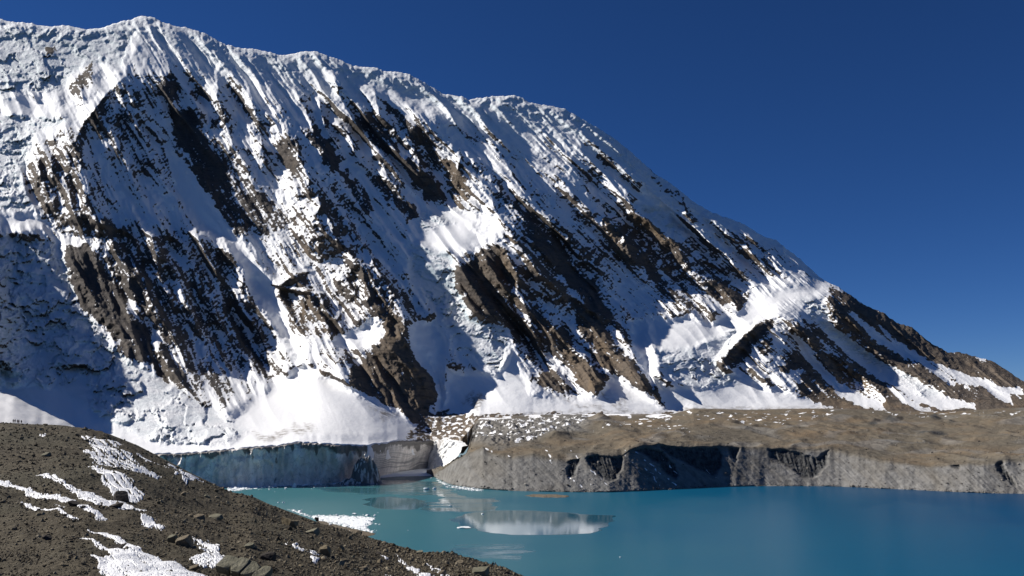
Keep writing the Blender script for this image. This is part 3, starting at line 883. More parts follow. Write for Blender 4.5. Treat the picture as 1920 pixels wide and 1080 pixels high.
def build_ice_cliff():
    c1 = np.arange(-470, 806, 1.7)
    fpx = np.concatenate([c1, np.interp(np.arange(0, 4, .05), range(5), [e[0] for e in CLIFF_END])])
    fpy = np.concatenate([pl(c1, CLIFF_FOOT), np.interp(np.arange(0, 4, .05), range(5), [e[1] for e in CLIFF_END])])
    tpx = np.concatenate([c1, np.interp(np.arange(0, 4, .05), range(5), [e[2] for e in CLIFF_END])])
    tpy = np.concatenate([pl(c1, BASE) + 1.0, np.interp(np.arange(0, 4, .05), range(5), [e[3] for e in CLIFF_END])])
    td = np.concatenate([pl(c1, BASE_D) + 2, np.interp(np.arange(0, 4, .05), range(5), [e[4] for e in CLIFF_END])])
    arc = np.arange(len(fpx)) * 1.7
    tpy = tpy + 1.8 * gn(arc / 10, arc * 0, 201) + 1.2 * gn(arc / 4, arc * 0, 202)
    fx, fy, fz = place(fpx, fpy, water_D(fpy))
    tx, ty, tz = place(tpx, tpy, td)
    NR = 70
    t = np.linspace(0, 1.06, NR)[:, None]
    X = tx + (fx - tx) * t
    Y = ty + (fy - 10 - ty) * t
    Z = tz + (fz - 1 - tz) * t
    U = np.repeat(arc[None], NR, 0)
    T = np.repeat(t, len(arc), 1)
    end = (U > c1.size * 1.7).astype(f32)
    n = 7 * ridged(U / 46 + .3 * T, T * .7, 211) * (1 - .4 * T) + 4 * ridged(U / 19, T * 1.2, 212) * (1 - .5 * T) + 2.2 * ridged(U / 8, T * 3, 213) + 2 * fbm(U / 12, T * 5, 214, 4, .6)
    n = n + 3.0 * (ss(.1, .5, T) - T)
    f1, ed, cid = worley(U / 15, T * 4.2, 215)
    n = n + 5 * (cid - .5) * ss(.0, .15, ed) * (1 - ss(.35, .6, T))
    n = 1.7 * np.maximum(n + 4, 0) * ss(0, .05, T + .015)
    Xo = X - n * .75 * end
    Y = Y - n * (1 - .55 * end)
    bay = ss(693, 720, U - 470 + 0) * (1 - end)
    pxu = U / 1.7 * 1.7 - 470
    bay = ss(690, 725, pxu) * (1 - end)
    curve = (T - .25) * 3.2 + 1.1 * ((pxu - 745) / 60) ** 2 * .35 + .35 * gn(pxu / 30, T * 2, 221)
    band = np.clip(1.6 * np.abs(gn(curve * 4.2, pxu / 90, 222)), 0, 1) ** 1.3 * (bay + .75 * end)
    band = np.maximum(band, .5 * ss(.2, .6, gn(U / 13, T * 1.3, 223)) * (1 - bay))
    dirt = .58 * (1 - ss(.02, .34 + .22 * gn(U / 16, T, 224), T)) + .04 + .30 * gn(U / 30, T * 4, 225) + .30 * ss(.25, .6, gn(U / 9, T * .8, 226)) + .10 * bay * (1 - ss(0, .2, T)) - .12 * bay + .3 * ss(600, 690, pxu) * (1 - end) * (1 - ss(.2, .5, T))
    dirt = np.maximum(dirt, .55 * (1 - ss(300, 380, pxu)) * (1 - ss(.5, .9, T)))
    dirt = np.where(end > 0, .12, dirt)
    return tag(grid_mesh('ice_cliff', Xo, Y, Z, {'dirt': dirt, 'snow': .75 * end, 'band': band}, M_ICE),  # snow: sunlit brightness painted on the left-facing end wall
               'tall vertical wall of grey blue glacier ice standing in the water', kind='structure')


build_ice_cliff()

# ------------------------------------------------------------------ the grey moraine bank across the water
SHORE = [(800, 886), (815, 892), (830, 905), (850, 910), (900, 917), (950, 920), (1000, 921.5), (1050, 922.5), (1100, 923), (1150, 923), (1200, 921), (1250, 918.5), (1300, 916), (1350, 913.5), (1400, 912),
         (1440, 911.5), (1500, 911.5), (1560, 912), (1600, 913.5), (1650, 916), (1700, 918), (1750, 920.5), (1800, 923), (1850, 925), (1920, 926), (2100, 930), (2500, 932)]
RIM = [(800, 886), (815, 889), (830, 879), (850, 863), (870, 853), (890, 843), (905, 837), (915, 846), (930, 852), (960, 856), (1000, 852), (1030, 858), (1060, 863), (1085, 858), (1100, 847), (1130, 852), (1165, 856), (1180, 845),
       (1230, 833), (1290, 838), (1340, 836), (1380, 838), (1440, 840), (1500, 843), (1555, 842), (1600, 851), (1650, 864), (1690, 868), (1740, 875), (1790, 871), (1810, 869), (1860, 869), (1885, 862), (1920, 863), (2100, 868), (2500, 872)]
SCOOPS = [
    [(1064, 875), (1070, 862), (1085, 858), (1083, 880), (1076, 893), (1066, 898)],
    [(1097, 860), (1120, 852), (1135, 855), (1150, 857), (1168, 855), (1166, 880), (1155, 897), (1145, 903), (1128, 893), (1108, 875)],
    [(1185, 843), (1215, 838), (1240, 845), (1262, 870), (1270, 885), (1268, 897), (1255, 892), (1235, 870), (1205, 850)],
    [(1235, 838), (1240, 833), (1290, 838), (1340, 838), (1352, 842), (1350, 870), (1345, 885), (1336, 893), (1325, 885), (1300, 875), (1275, 862), (1250, 850)],
    [(1365, 838), (1387, 840), (1380, 855), (1381, 866), (1370, 855)],
    [(1442, 842), (1470, 842), (1500, 850), (1530, 860), (1555, 843), (1550, 870), (1535, 890), (1520, 897), (1500, 893), (1490, 880), (1470, 872), (1450, 862)],
    [(1777, 870), (1788, 866), (1800, 868), (1798, 880), (1788, 876)],
    [(1868, 868), (1880, 862), (1884, 878), (1897, 895), (1907, 912), (1895, 908), (1880, 890), (1870, 882)],
]


def moraine_arrays():
    cols = np.concatenate([np.arange(800, 1926, 1.7), np.arange(1926, 2500, 8.0)])
    ys = pl(cols, SHORE)
    ys = np.convolve(np.pad(ys, 12, mode='edge'), np.ones(25) / 25, 'valid') + .18 * gn(cols / 14, cols * 0, 301)
    yr = pl(cols, RIM) + 1.5 * gn(cols / 22, cols * 0, 302) + .8 * gn(cols / 7, cols * 0, 303)
    yr = np.minimum(yr, ys - .8)
    ysm = np.convolve(np.pad(pl(cols, RIM), 30, mode='edge'), np.ones(61) / 61, 'valid')
    yt = pl(cols, BASE) - 4
    yt = np.where(cols < 872, yr - .5, np.where(cols < 892, yr + (np.minimum(yt, yr) - yr) * ss(872, 892, cols), yt))
    Ds = water_D(ys)
    _, _, zr = place(cols, yr, Ds)
    Dr = Ds + 1.25 * zr
    _, _, zr = place(cols, yr, Dr)
    Dr = Ds + 1.25 * zr
    Dt = pl(cols, BASE_D) + 25
    Dt = np.where(cols < 892, Dr + (np.maximum(Dt, Dr) - Dr) * ss(868, 892, cols), Dt)
    Dr = np.convolve(np.pad(Dr, 10, mode='edge'), np.ones(21) / 21, 'valid')
    n1, n2 = 100, 150
    t1 = np.linspace(1, 0, n1)[:, None]                    # shore -> rim listed from the rim down
    t1 = t1[::-1]
    pxs = np.repeat(cols[None], n1 + n2, 0)
    py_c = yr + (ys - yr) * t1
    D_c = Dr + (Ds - Dr) * t1
    t2 = np.linspace(0, 1, n2 + 1)[:-1, None]
    wr = np.exp(-(1 - t2) / .06)
    py_p = yt + (ysm + (yr - ysm) * wr - yt) * t2
    inv = 1 / Dt + (1 / Dr - 1 / Dt) * t2
    D_p = 1 / inv
    py = np.concatenate([py_p, py_c])
    D = np.concatenate([D_p, D_c])
    tt = np.concatenate([t2 - 1 + 0 * py_p, t1 + 0 * py_c])    # <0 on the plain, 0 rim, 1 shore
    return pxs, py, D, tt, yr, yt


def build_moraine():
    px, py, D, tt, yr, yt = moraine_arrays()
    wx = 5 * gn(px / 22, py / 12, 311) + 2.5 * gn(px / 8, py / 5, 312)
    wy = 2.5 * gn(px / 22, py / 12, 313) + 1.5 * gn(px / 8, py / 5, 314)
    qx, qy = px + wx, py + wy
    cl = ss(-.02, .06, tt) * (1 - ss(.97, 1.0, tt))
    cliff = ss(-.05, .15, tt)
    scoop = np.zeros(px.shape, f32)
    for p in SCOOPS:
        scoop = np.maximum(scoop, poly_mask(px + .7 * wx, py + .5 * wy, p, 3.0))
    sl = px - 1.0 * (py - 860)
    cl = cl * (tt > -.2)
    h = cl * (3.6 * ridged((px + 6 * gn(px / 30, tt * 2, 327)) / (46), tt * .35, 321) * (.35 + .65 * tt) + 1.6 * gn(sl / 15, tt * .6, 322) + 1.0 * ridged(sl / 5.5, tt * .8, 323)) + cl * .6 * fbm(px / 9, py / 6, 324, 4)
    big = gn(px / 120, tt * .3, 325)
    h = h + cl * 4 * big * (tt < 1)
    fl = ridged((px - .25 * (py - 860)) / 4.2, py / 40, 326)
    h = h - scoop * (9 + 3.5 * fl) * np.clip(cl, 0, 1) * (.4 + .6 * np.sin(np.clip(tt, 0, 1) * np.pi) ** .5)
    X, Y, Z = place(px, py, D - h)
    plain = 1 - ss(-.03, .02, tt)
    far = ss(-1.0, -.9, tt)
    hum = 7 * fbm(X / 130, Y / 190, 331, 4) + 5.5 * (1 - np.abs(gn(X / 75, Y / 130, 332)) * 2) * ss(0, .5, gn(X / 320, Y / 400, 333) + .25)
    rubble = poly_mask(qx, qy, [(868, 830), (890, 790), (1000, 783), (1090, 782), (1110, 800), (1050, 815), (1000, 826), (930, 835)], 8)
    spk = 6 * ridged((X + .5 * Y) / 26, Y / 60, 334) + 4 * ridged(X / 12, Y / 30, 335)
    mounds = 0
    for cx, cy, wdt, hgt in ((1040, 822, 34, 20), (1123, 786, 22, 16), (1128, 800, 40, 18), (1270, 812, 24, 9), (1640, 788, 12, 9), (1680, 786, 14, 8), (1750, 784, 16, 11), (1780, 790, 12, 7), (1745, 816, 34, 9), (1825, 802, 22, 6), (1160, 812, 44, 14), (1190, 836, 40, 10), (920, 824, 24, 10)):
        r = np.sqrt(((px - cx) / wdt) ** 2 + ((py - cy) / (wdt * .32)) ** 2)
        mounds = mounds + hgt * np.clip(1 - r, 0, 1)
    Z = Z + plain * far * (hum + .8 * rubble * spk + mounds + 1.2 * fbm(X / 18, Y / 25, 336, 3))
    Z = Z + cliff * .6 * fbm(X / 8, Z / 8, 337, 3)
    # colour masks
    grey = cliff * np.clip(.95 + .5 * gn(sl / 60, tt * 1.2, 341) + .25 * gn(sl / 14, tt * 2, 342), 0, 1)
    grey = np.maximum(grey, .8 * plain * np.clip(ss(0, .3, hum - 7) * .5 + rubble + .6 * ss(.15, .5, gn(px / 70, py / 14, 343)), 0, 1))
    grey = np.where(px < 1060, np.maximum(grey * .9, cliff * .6), grey)
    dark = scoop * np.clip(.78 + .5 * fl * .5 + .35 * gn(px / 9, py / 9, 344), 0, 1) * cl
    dark = np.maximum(dark, .6 * rubble * np.clip(gn(px / 7, py / 4, 345) + .2, 0, 1))
    dk = 0
    for p in ([(1660, 787), (1672, 781), (1683, 788), (1675, 793)], [(1628, 790), (1640, 787), (1647, 794), (1632, 796)], [(1740, 783), (1752, 777), (1765, 787), (1745, 788)], [(1777, 786), (1795, 793), (1780, 792)],
              [(1716, 812), (1730, 807), (1760, 812), (1776, 815), (1760, 820), (1725, 818)], [(1810, 795), (1832, 802), (1815, 802)]):
        dk = np.maximum(dk, poly_mask(qx, qy, p, 2.5))
    dark = np.maximum(dark, .8 * dk)
    snow = np.zeros(px.shape, f32)
    for p, wd in (([(1066, 896), (1076, 901), (1090, 914)], 2.2), ([(1187, 845), (1240, 888), (1268, 911)], 1.6), ([(1170, 846), (1185, 868), (1212, 897)], 1.1), ([(1222, 893), (1240, 912)], 1.4), ([(1210, 878), (1235, 900)], 1.2),
                  ([(1242, 860), (1268, 888)], 1.6), ([(1105, 880), (1125, 895), (1140, 908)], 1.2), ([(1025, 846), (1033, 862)], 1.8), ([(1030, 862), (1035, 870)], 1.5), ([(1073, 845), (1082, 858)], 1.6), ([(952, 854), (966, 864)], 2.2),
                  ([(1326, 880), (1340, 897)], 1.2), ([(908, 838), (924, 847)], 1.5), ([(1108, 912), (1112, 893)], 1.2)):
        snow = np.maximum(snow, .75 * line_mask(px + .7 * wx, py + .7 * wy, p, wd * .8, 1.3) * ss(-.35, .1, gn(px / 7, py / 7, 353)))
    sp = fbm(px / 16 + py / 16, py / 3.2, 351, 3, .6)
    for p, th in (([(1190, 782), (1260, 778), (1300, 800), (1285, 812), (1200, 800), (1150, 808), (1100, 812), (1140, 795)], .33), ([(900, 786), (1090, 782), (1100, 795), (1010, 820), (930, 826), (880, 815)], .12),
                  ([(1260, 776), (1560, 768), (1580, 778), (1460, 800), (1300, 785)], .36), ([(1600, 774), (1920, 768), (1920, 780), (1700, 784)], .34), ([(985, 820), (1010, 812), (1040, 815), (1000, 830), (930, 835)], .1)):
        m = poly_mask(qx, qy, p, 5)
        snow = np.maximum(snow, m * ss(th, th + .12, sp) * .8)
    snow = np.maximum(snow, ss(7, -1, py - (yt + 4)[None] - 9 * sp - 3 * gn(px / 40, px * 0, 352)) * .8 * (px > 885) * (px < 1300) * ss(-.2, .2, gn(px / 30, py / 9, 354)))
    tan = plain * np.clip(.5 + 1.2 * gn(px / 160, py / 20, 361), 0, 1)
    tan = np.maximum(tan, plain * .9 * poly_mask(qx, qy, [(1280, 772), (1500, 772), (1620, 790), (1560, 806), (1400, 800), (1300, 800)], 10))
    global MOR
    MOR = (X, Y, Z, px, py, tt)
    # extend under the mountain and below the water
    X = np.concatenate([X[:1] * 1.04, X, X[-1:] * .995])
    Y = np.concatenate([Y[:1] + 120, Y, Y[-1:] - 14])
    Z = np.concatenate([Z[:1] - 60, Z, Z[-1:] * 0 - 8])

    def pad(a):
        a = np.broadcast_to(a, px.shape)
        return np.concatenate([a[:1], a, a[-1:]])
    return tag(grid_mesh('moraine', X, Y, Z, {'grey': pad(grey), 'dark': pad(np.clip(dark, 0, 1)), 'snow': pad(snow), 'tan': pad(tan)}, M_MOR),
               'brown and grey moraine plain ending in an eroded bank above the lake', kind='structure')


build_moraine()

# ------------------------------------------------------------------ lake
CALM = [([(683, 946), (690, 934), (745, 931), (790, 936), (800, 948), (770, 958), (745, 957), (700, 951)], .95),
        ([(790, 938), (850, 940), (850, 958), (835, 964), (780, 960)], .5),
        ([(868, 964), (920, 957), (985, 958), (1150, 966), (1152, 988), (1100, 999), (950, 1002), (900, 998), (868, 988), (846, 976)], .95),
        ([(806, 905), (842, 918), (880, 930), (935, 932), (930, 958), (870, 965), (840, 960), (822, 940)], .56),
        ([(830, 1022), (900, 1014), (980, 1012), (1010, 1036), (960, 1060), (860, 1046)], .45),
        ([(560, 906), (640, 904), (730, 897), (830, 902), (840, 930), (690, 930), (600, 922)], .55)]


def build_lake():
    pxs = np.arange(-900, 2700, 7.0)
    pys = np.concatenate([np.arange(858, 900, 3.0), np.arange(900, 1010, 1.6), np.arange(1010, 1300, 12.0), np.arange(1300, 2400, 100.0)])
    px, py = np.meshgrid(pxs, pys)
    X, Y, Z = place(px, py, water_D(py))
    qx = px + 16 * gn(X / 90, Y / 60, 401) + 8 * gn(X / 30, Y / 25, 402)
    qy = py + 2.5 * gn(X / 120, Y / 60, 403)
    calm = np.zeros(px.shape, f32)
    for p, v in CALM:
        calm = np.maximum(calm, v * poly_mask(qx, qy, p, 5))
    return tag(grid_mesh('lake', X, Y, Z * 0, {'calm': calm}, M_LAKE), 'turquoise glacial lake turning deep blue to the right', kind='structure')


build_lake()

# ------------------------------------------------------------------ snowy ridge behind the hillside, far left
def build_snow_ridge():
    cols = np.arange(-700, 420, 4.0)
    yc = pl(cols, [(-700, 640), (-200, 690), (0, 736), (25, 742), (45, 752), (80, 770), (110, 784), (135, 797), (200, 830), (300, 890), (420, 960)]) + .8 * gn(cols / 12, cols * 0, 411)
    Dc = pl(cols, [(-700, 950), (0, 860), (135, 800), (420, 700)])
    t = np.linspace(0, 1, 50)[:, None]
    px = np.repeat(cols[None], 50, 0)
    py = yc + 160 * t
    D = 1 / (1 / Dc + t * 160 * 3.2e-6)
    X, Y, Z = place(px, py, D)
    Z = Z + 1.2 * fbm(X / 14, Y / 14, 412, 4)
    X = np.concatenate([X[:1] + 60, X])
    Y = np.concatenate([Y[:1] + 160, Y])
    Z = np.concatenate([Z[:1] - 110, Z])
    return tag(grid_mesh('snow_ridge', X, Y, Z, {}, M_FARSNOW), 'pale snow dusted ridge behind the brown hillside', kind='structure')


build_snow_ridge()

# ------------------------------------------------------------------ the hillside we stand on
CREST = [(-500, 770), (-200, 786), (0, 793), (60, 795), (120, 798), (170, 804), (200, 812), (250, 832), (300, 858), (350, 884), (400, 908), (430, 922), (470, 930), (500, 944), (550, 962), (600, 981), (650, 996), (700, 1012), (750, 1024),
         (800, 1036), (850, 1046), (900, 1054), (940, 1064), (980, 1081), (1050, 1115), (1150, 1180), (1300, 1290)]
CREST_D = [(-500, 420), (0, 370), (200, 350), (400, 318), (600, 270), (800, 225), (925, 203), (1000, 190), (1300, 150)]
SLOPE_K = [(-500, 2.6e-5), (0, 2.9e-5), (200, 3.3e-5), (480, 5.4e-5), (700, 5.6e-5), (900, 5.2e-5), (1300, 5.2e-5)]


def hill_D(px, py):
    return 1.0 / (1.0 / pl(px, CREST_D) + (py - pl(px, CREST)) * pl(px, SLOPE_K))


def hill_bumps(X, Y):
    return 1.5 * gn(X / 26, Y / 34, 421) + .7 * gn(X / 9, Y / 12, 422) + .28 * gn(X / 3.2, Y / 3.6, 423)


def ground(px, py):
    px, py = np.asarray(px, float), np.asarray(py, float)
    X, Y, Z = place(px, py, hill_D(px, py))
    fade = ss(0, 6, py - pl(px, CREST)) * .8 + .2
    return X, Y, Z + hill_bumps(X, Y) * fade


def build_hillside():
    cols = np.concatenate([np.arange(-480, -10, 10.0), np.arange(-10, 1010, 2.0), np.arange(1010, 1290, 8.0)])
    yc = pl(cols, CREST)
    t = np.linspace(0, 1, 330)[:, None] ** 1.25
    bottom = 1500.0
    py = yc + (bottom - yc) * t
    px = np.repeat(cols[None], 330, 0)
    X, Y, Z = ground(px, py)
    Z = Z + .10 * fbm(X / .9, Y / .9, 431, 3, .6)
    back = []
    xb, yb, zb = place(cols, yc, pl(cols, CREST_D))
    for d, dz in ((520, 165), (220, 125), (80, 44), (25, 12), (8, 2.6), (2.5, .55)):
        back.append((xb[None] + .25 * d, yb[None] + d, zb[None] - dz - (.2 * d * .2)))
    X = np.concatenate([b[0] for b in back] + [X, X[-1:] * .3])
    Y = np.concatenate([b[1] for b in back] + [Y, Y[-1:] * 0 - 60])
    Z = np.concatenate([b[2] for b in back] + [Z, Z[-1:] * 0 + 145])
    return tag(grid_mesh('hillside', X, Y, Z, {}, M_HILL), 'brown stony hillside in the foreground sloping down to the lake', kind='structure')


build_hillside()

PATCHES = [
    ([(153, 817), (175, 818), (200, 826), (233, 845), (256, 868), (303, 892), (285, 893), (253, 884), (225, 880), (200, 876), (180, 872), (165, 862), (175, 850), (172, 838)], 'broad streaky snow patch near the hillside crest, above the dark rounded boulder', .32),
    ([(253, 845), (287, 867), (333, 887), (370, 908), (347, 908), (320, 888), (273, 869)], 'narrow streaked snow strip just below the crest, second from the lake side', .2),
    ([(300, 857), (333, 877), (367, 897), (392, 915), (378, 914), (338, 888)], 'thin snow strip along the crest edge against the blue ice cliff', .1),
    ([(190, 820), (215, 828), (232, 838), (210, 832)], 'small snow sliver at the top of the broad streaky patch', .1),
    ([(150, 842), (172, 845), (180, 850), (160, 847)], 'tiny snow sliver left of the broad streaky patch', .1),
    ([(166, 877), (190, 882), (213, 889), (247, 906), (272, 922), (258, 931), (240, 925), (213, 917), (190, 900), (180, 890)], 'snow patch around the dark rounded boulder, on its upper side', .2),
    ([(63, 892), (87, 888), (133, 906), (187, 919), (233, 933), (285, 960), (262, 965), (230, 957), (200, 947), (160, 933), (145, 918), (100, 900)], 'long wide snow band below the dark rounded boulder', .12),
    ([(-30, 905), (0, 906), (33, 910), (83, 919), (115, 922), (143, 931), (138, 941), (110, 934), (67, 926), (33, 916), (-30, 912)], 'curved snow band running in from the left edge of the hillside', .1),
    ([(33, 938), (67, 944), (107, 959), (150, 975), (133, 974), (93, 959), (60, 948)], 'thin straight snow strip lowest on the left of the hillside', .06),
    ([(105, 940), (135, 945), (160, 950), (187, 966), (203, 976), (185, 974), (165, 965), (140, 953)], 'short snow strip behind the small black pointed rock', .1),
    ([(163, 984), (200, 996), (267, 1027), (333, 1057), (390, 1082), (420, 1098), (215, 1098), (190, 1085), (172, 1050), (190, 1055), (205, 1048), (215, 1045), (200, 1035), (180, 1022), (150, 1008), (172, 1013), (190, 1024), (213, 1030), (240, 1032), (225, 1018), (195, 1006)], 'largest snow patch, cut off by the bottom edge of the photo', .07),
    ([(358, 1007), (385, 1014), (413, 1025), (411, 1037), (433, 1053), (460, 1068), (490, 1084), (465, 1080), (430, 1066), (400, 1062), (375, 1060), (352, 1047), (370, 1040), (390, 1036), (375, 1022)], 'ragged snow patch left of the big layered slab', .28),
    ([(262, 968), (285, 973), (297, 982), (315, 990), (300, 991), (282, 986), (268, 978)], 'small snow patch at the lower end of the wide snow band', .1),
    ([(72, 813), (85, 814), (95, 820), (82, 821)], 'tiny white snow spot near the crest below the distant group of hikers', .05),
    ([(532, 1017), (550, 1022), (570, 1030), (586, 1036), (600, 1043), (584, 1047), (563, 1045), (545, 1037), (560, 1037), (545, 1027)], 'broken snow patch in the rubble between the layered slab and the greenish block', .25),
    ([(580, 1055), (592, 1058), (601, 1065), (590, 1066)], 'small snow fleck below the broken snow patch in the rubble', .1),
    ([(736, 1037), (752, 1046), (766, 1056), (790, 1066), (822, 1082), (803, 1083), (775, 1068), (757, 1055)], 'slanting snow strip on the lower right scree, longest there', .15),
    ([(794, 1055), (818, 1067), (848, 1082), (829, 1079), (808, 1067)], 'slanting snow strip nearest the two seated hikers', .12),
    ([(713, 1043), (722, 1045), (728, 1049), (718, 1048)], 'tiny snow fleck left of the slanting snow strips', .05),
    ([(718, 1074), (735, 1079), (740, 1088), (722, 1084)], 'snow fleck at the bottom edge below the scree boulders', .1),
]


def build_patches():
    for poly, label, holes in PATCHES:
        P = np.asarray(poly, float)
        x0, y0, x1, y1 = P[:, 0].min() - 8, P[:, 1].min() - 6, P[:, 0].max() + 8, P[:, 1].max() + 6
        xs, ys = np.arange(x0, x1, .9), np.arange(y0, y1, .6)
        px, py = np.meshgrid(xs, ys)
        wx = 3.5 * gn(px / 11, py / 6, 501) + 2 * gn(px / 4, py / 2.5, 502)
        wy = 1.4 * gn(px / 11, py / 6, 503) + .9 * gn(px / 4, py / 2.5, 504)
        sdv = poly_sd(px + 1.5 * wx, py + 1.3 * wy, poly) - 1.2 * ss(0, .5, gn(px / 2.2, py / 1.4, 508))
        st = fbm((px - 1.0 * py) / 26, (py - .48 * px) / 3.0, 505, 3, .6) + .55 * fbm(px / 3, py / 2, 506, 3)
        m = ss(-1.0, 2.5, sdv) - 1.5 * ss(0, .25, st - (.46 - holes * 1.4))
        X, Y, Z = ground(px, py)
        Z = Z + np.where(m > .15, .05 + .10 * np.clip(m, 0, 1) + .05 * fbm(X / .8, Y / .8, 507, 3), -.10)
        vis = py > pl(px, CREST) + .5
        k = (m > .15) & vis
        kq = k[1:, :-1] | k[1:, 1:] | k[:-1, 1:] | k[:-1, :-1]
        if kq.any():
            tag(grid_mesh('snow_patch', X, Y, Z, {}, M_PATCH, kq), label, 'snow patch', 'snow patches on the near hillside')


build_patches()

# ------------------------------------------------------------------ stones and boulders
M_BROWN = mat_rock('brown_boulder_stone', (0.100, 0.082, 0.055), (0.190, 0.158, 0.112), scale=1.2)
M_GREEN = mat_rock('greenish_slab_stone', (0.115, 0.110, 0.076), (0.205, 0.192, 0.140), scale=1.0)
M_TAN = mat_rock('tan_boulder_stone', (0.120, 0.098, 0.062), (0.200, 0.165, 0.108), scale=1.2)
M_DARK = mat_rock('dark_boulder_stone', (0.030, 0.026, 0.023), (0.070, 0.060, 0.052), scale=1.2)
M_GRAVEL = mat_stones('loose_scree_stones', (0.042, 0.032, 0.021), (0.270, 0.235, 0.170), 2.5)
M_MSTONE = mat_stones('moraine_stones', (0.040, 0.036, 0.034), (0.34, 0.31, 0.27), 0.3)


def ico(sub):
    import bmesh
    bm = bmesh.new()
    bmesh.ops.create_icosphere(bm, subdivisions=sub, radius=1.0)
    v = np.array([x.co[:] for x in bm.verts], float)
    f = np.array([[x.index for x in q.verts] for q in bm.faces], int)
    bm.free()
    return v, f


ICO1, ICO2, ICO3, ICO4 = ico(1), ico(2), ico(3), ico(4)


def cut_stone(v, seed, cuts=11, lo=.45, hi=.85, rough=.04):
    r = np.random.default_rng(seed)
    v = v.copy()
    for _ in range(cuts):
        n = r.normal(size=3)
        n /= np.linalg.norm(n)
        d = r.uniform(lo, hi)
        k = v @ n - d
        v -= np.where(k > 0, k, 0)[:, None] * n
    v += rough * np.stack([gn(v[:, 0] * 3 + q, v[:, 1] * 3 + v[:, 2] * 2.3, seed + q) for q in range(3)], 1)
    return v


def rotz(v, a):
    c, s = math.cos(a), math.sin(a)
    return np.stack([v[:, 0] * c - v[:, 1] * s, v[:, 0] * s + v[:, 1] * c, v[:, 2]], 1)


def tilt(v, ax, ay):
    c, s = math.cos(ax), math.sin(ax)
    v = np.stack([v[:, 0], v[:, 1] * c - v[:, 2] * s, v[:, 1] * s + v[:, 2] * c], 1)
    c, s = math.cos(ay), math.sin(ay)
    return np.stack([v[:, 0] * c + v[:, 2] * s, v[:, 1], -v[:, 0] * s + v[:, 2] * c], 1)


def boulder(px, py, w, h, mat, seed, label, group=None, kind='round', name='boulder', deep=.8, rz=None, tx=0.0, ty=0.0, sink=.25, sub=ICO3, parent=None, cat='boulder'):
    """w, h in photo pixels; stands on the hillside at its foot point (px, py)"""
    gx, gy, gz = (float(q) for q in ground(px, py))
    m = float(hill_D(px, py)) / F
    W, H = .82 * w * m / 2, .82 * h * m / 2
    ty = -abs(ty) - .12
    r = random.Random(seed)
    v = sub[0]
    if kind == 'slab':
        v = np.clip(v * 1.6, -1, 1) * np.array([1, 1, .95])
        v = cut_stone(v, seed, 6, .85, 1.15, .05)
    elif kind == 'wedge':
        v = cut_stone(np.clip(v * 1.5, -1, 1), seed, 7, .6, .95, .05)
        v[:, 2] *= np.clip(.75 - .5 * v[:, 0], .2, 1.2)
    else:
        v = cut_stone(v, seed)
    v = rotz(v, r.uniform(-.5, .5) if rz is None else rz)
    e = v.max(0) - v.min(0)
    v = v / e * 2 * np.array([W, W * deep, H / (1 - sink)])
    v = tilt(v, tx + (.32 if kind != 'round' else .12), ty)
    v[:, 2] += H / (1 - sink) * (1 - 2 * sink)
    o = raw_mesh(name, v, sub[1], None, mat, smooth=False)
    o.location = (gx, gy, gz)
    tag(o, label, cat, group)
    return o


GB = 'boulders on the near hillside'
B = boulder
B(231, 930, 37, 28, M_DARK, 3, 'dark rounded boulder standing alone between two snow patches', GB, deep=.8)
B(139, 957, 24, 16, M_DARK, 5, 'black pointed rock in front of a short snow strip at the left', GB, 'wedge')
B(155, 960, 12, 7, M_DARK, 6, 'small dark rock touching the right side of the black pointed rock', GB)
B(327, 1009, 24, 18, M_GREEN, 8, 'pale rear half of the split elongated boulder above the ragged snow patch', GB, 'slab', ty=.25)
B(346, 1016, 30, 20, M_BROWN, 9, 'darker front half of the split elongated boulder above the ragged snow patch', GB, 'slab', ty=.2)
B(222, 1029, 36, 14, M_DARK, 11, 'low dark rock sticking out of the largest snow patch', GB, 'wedge', ty=.2)
B(363, 1063, 26, 8, M_BROWN, 12, 'thin brown slab between the largest snow patch and the ragged one', GB, 'slab', ty=.2)
B(88, 1008, 22, 12, M_DARK, 13, 'low dark rock on bare scree at the left, below the straight snow strip', GB)
B(504, 1051, 34, 20, M_DARK, 14, 'dark overhanging block just right of the big layered slab', GB, 'slab', deep=.6)
B(544, 998, 38, 24, M_TAN, 15, 'tan triangular boulder with a dark shaded right face', GB, 'wedge', deep=.7, rz=.2)
B(584, 1008, 32, 15, M_GREEN, 16, 'flat tilted slab overhanging a dark gap, right of the tan triangular boulder', GB, 'slab', ty=.12, tx=-.1, sink=.1)
B(610, 1043, 24, 20, M_TAN, 17, 'greenish tan block to the right of the broken snow patch in the rubble', GB, 'slab')
B(641, 1036, 13, 11, M_TAN, 18, 'small pale pointed block right of the greenish tan block', GB, 'wedge')
B(643, 1060, 22, 17, M_BROWN, 19, 'brown block at the bottom below the small pale pointed block', GB)
B(659, 1056, 11, 11, M_BROWN, 20, 'small brown block leaning beside the brown block near the bottom', GB)
B(690, 1069, 20, 15, M_BROWN, 21, 'brown wedge near the bottom edge with a dark right side', GB, 'wedge')
B(405, 972, 36, 8, M_GREEN, 22, 'long flat pale slab lying on the scree, upper of the flat slabs', GB, 'slab', sink=.15)
B(374, 969, 28, 11, M_BROWN, 23, 'dark layered slab left of the long flat pale slab', GB, 'slab')
B(358, 966, 12, 7, M_BROWN, 24, 'small slab at the left end of the dark layered slab', GB, 'slab')
B(902, 1080, 38, 14, M_GREEN, 25, 'pale green flat slab at the bottom below the two seated hikers', GB, 'slab', sink=.35)
B(788, 1043, 15, 8, M_GREEN, 26, 'flat slab on the crest left of the two seated hikers', GB, 'slab')
B(886, 1055, 8, 5, M_DARK, 27, 'small dark rock on the crest just left of the two seated hikers', GB)
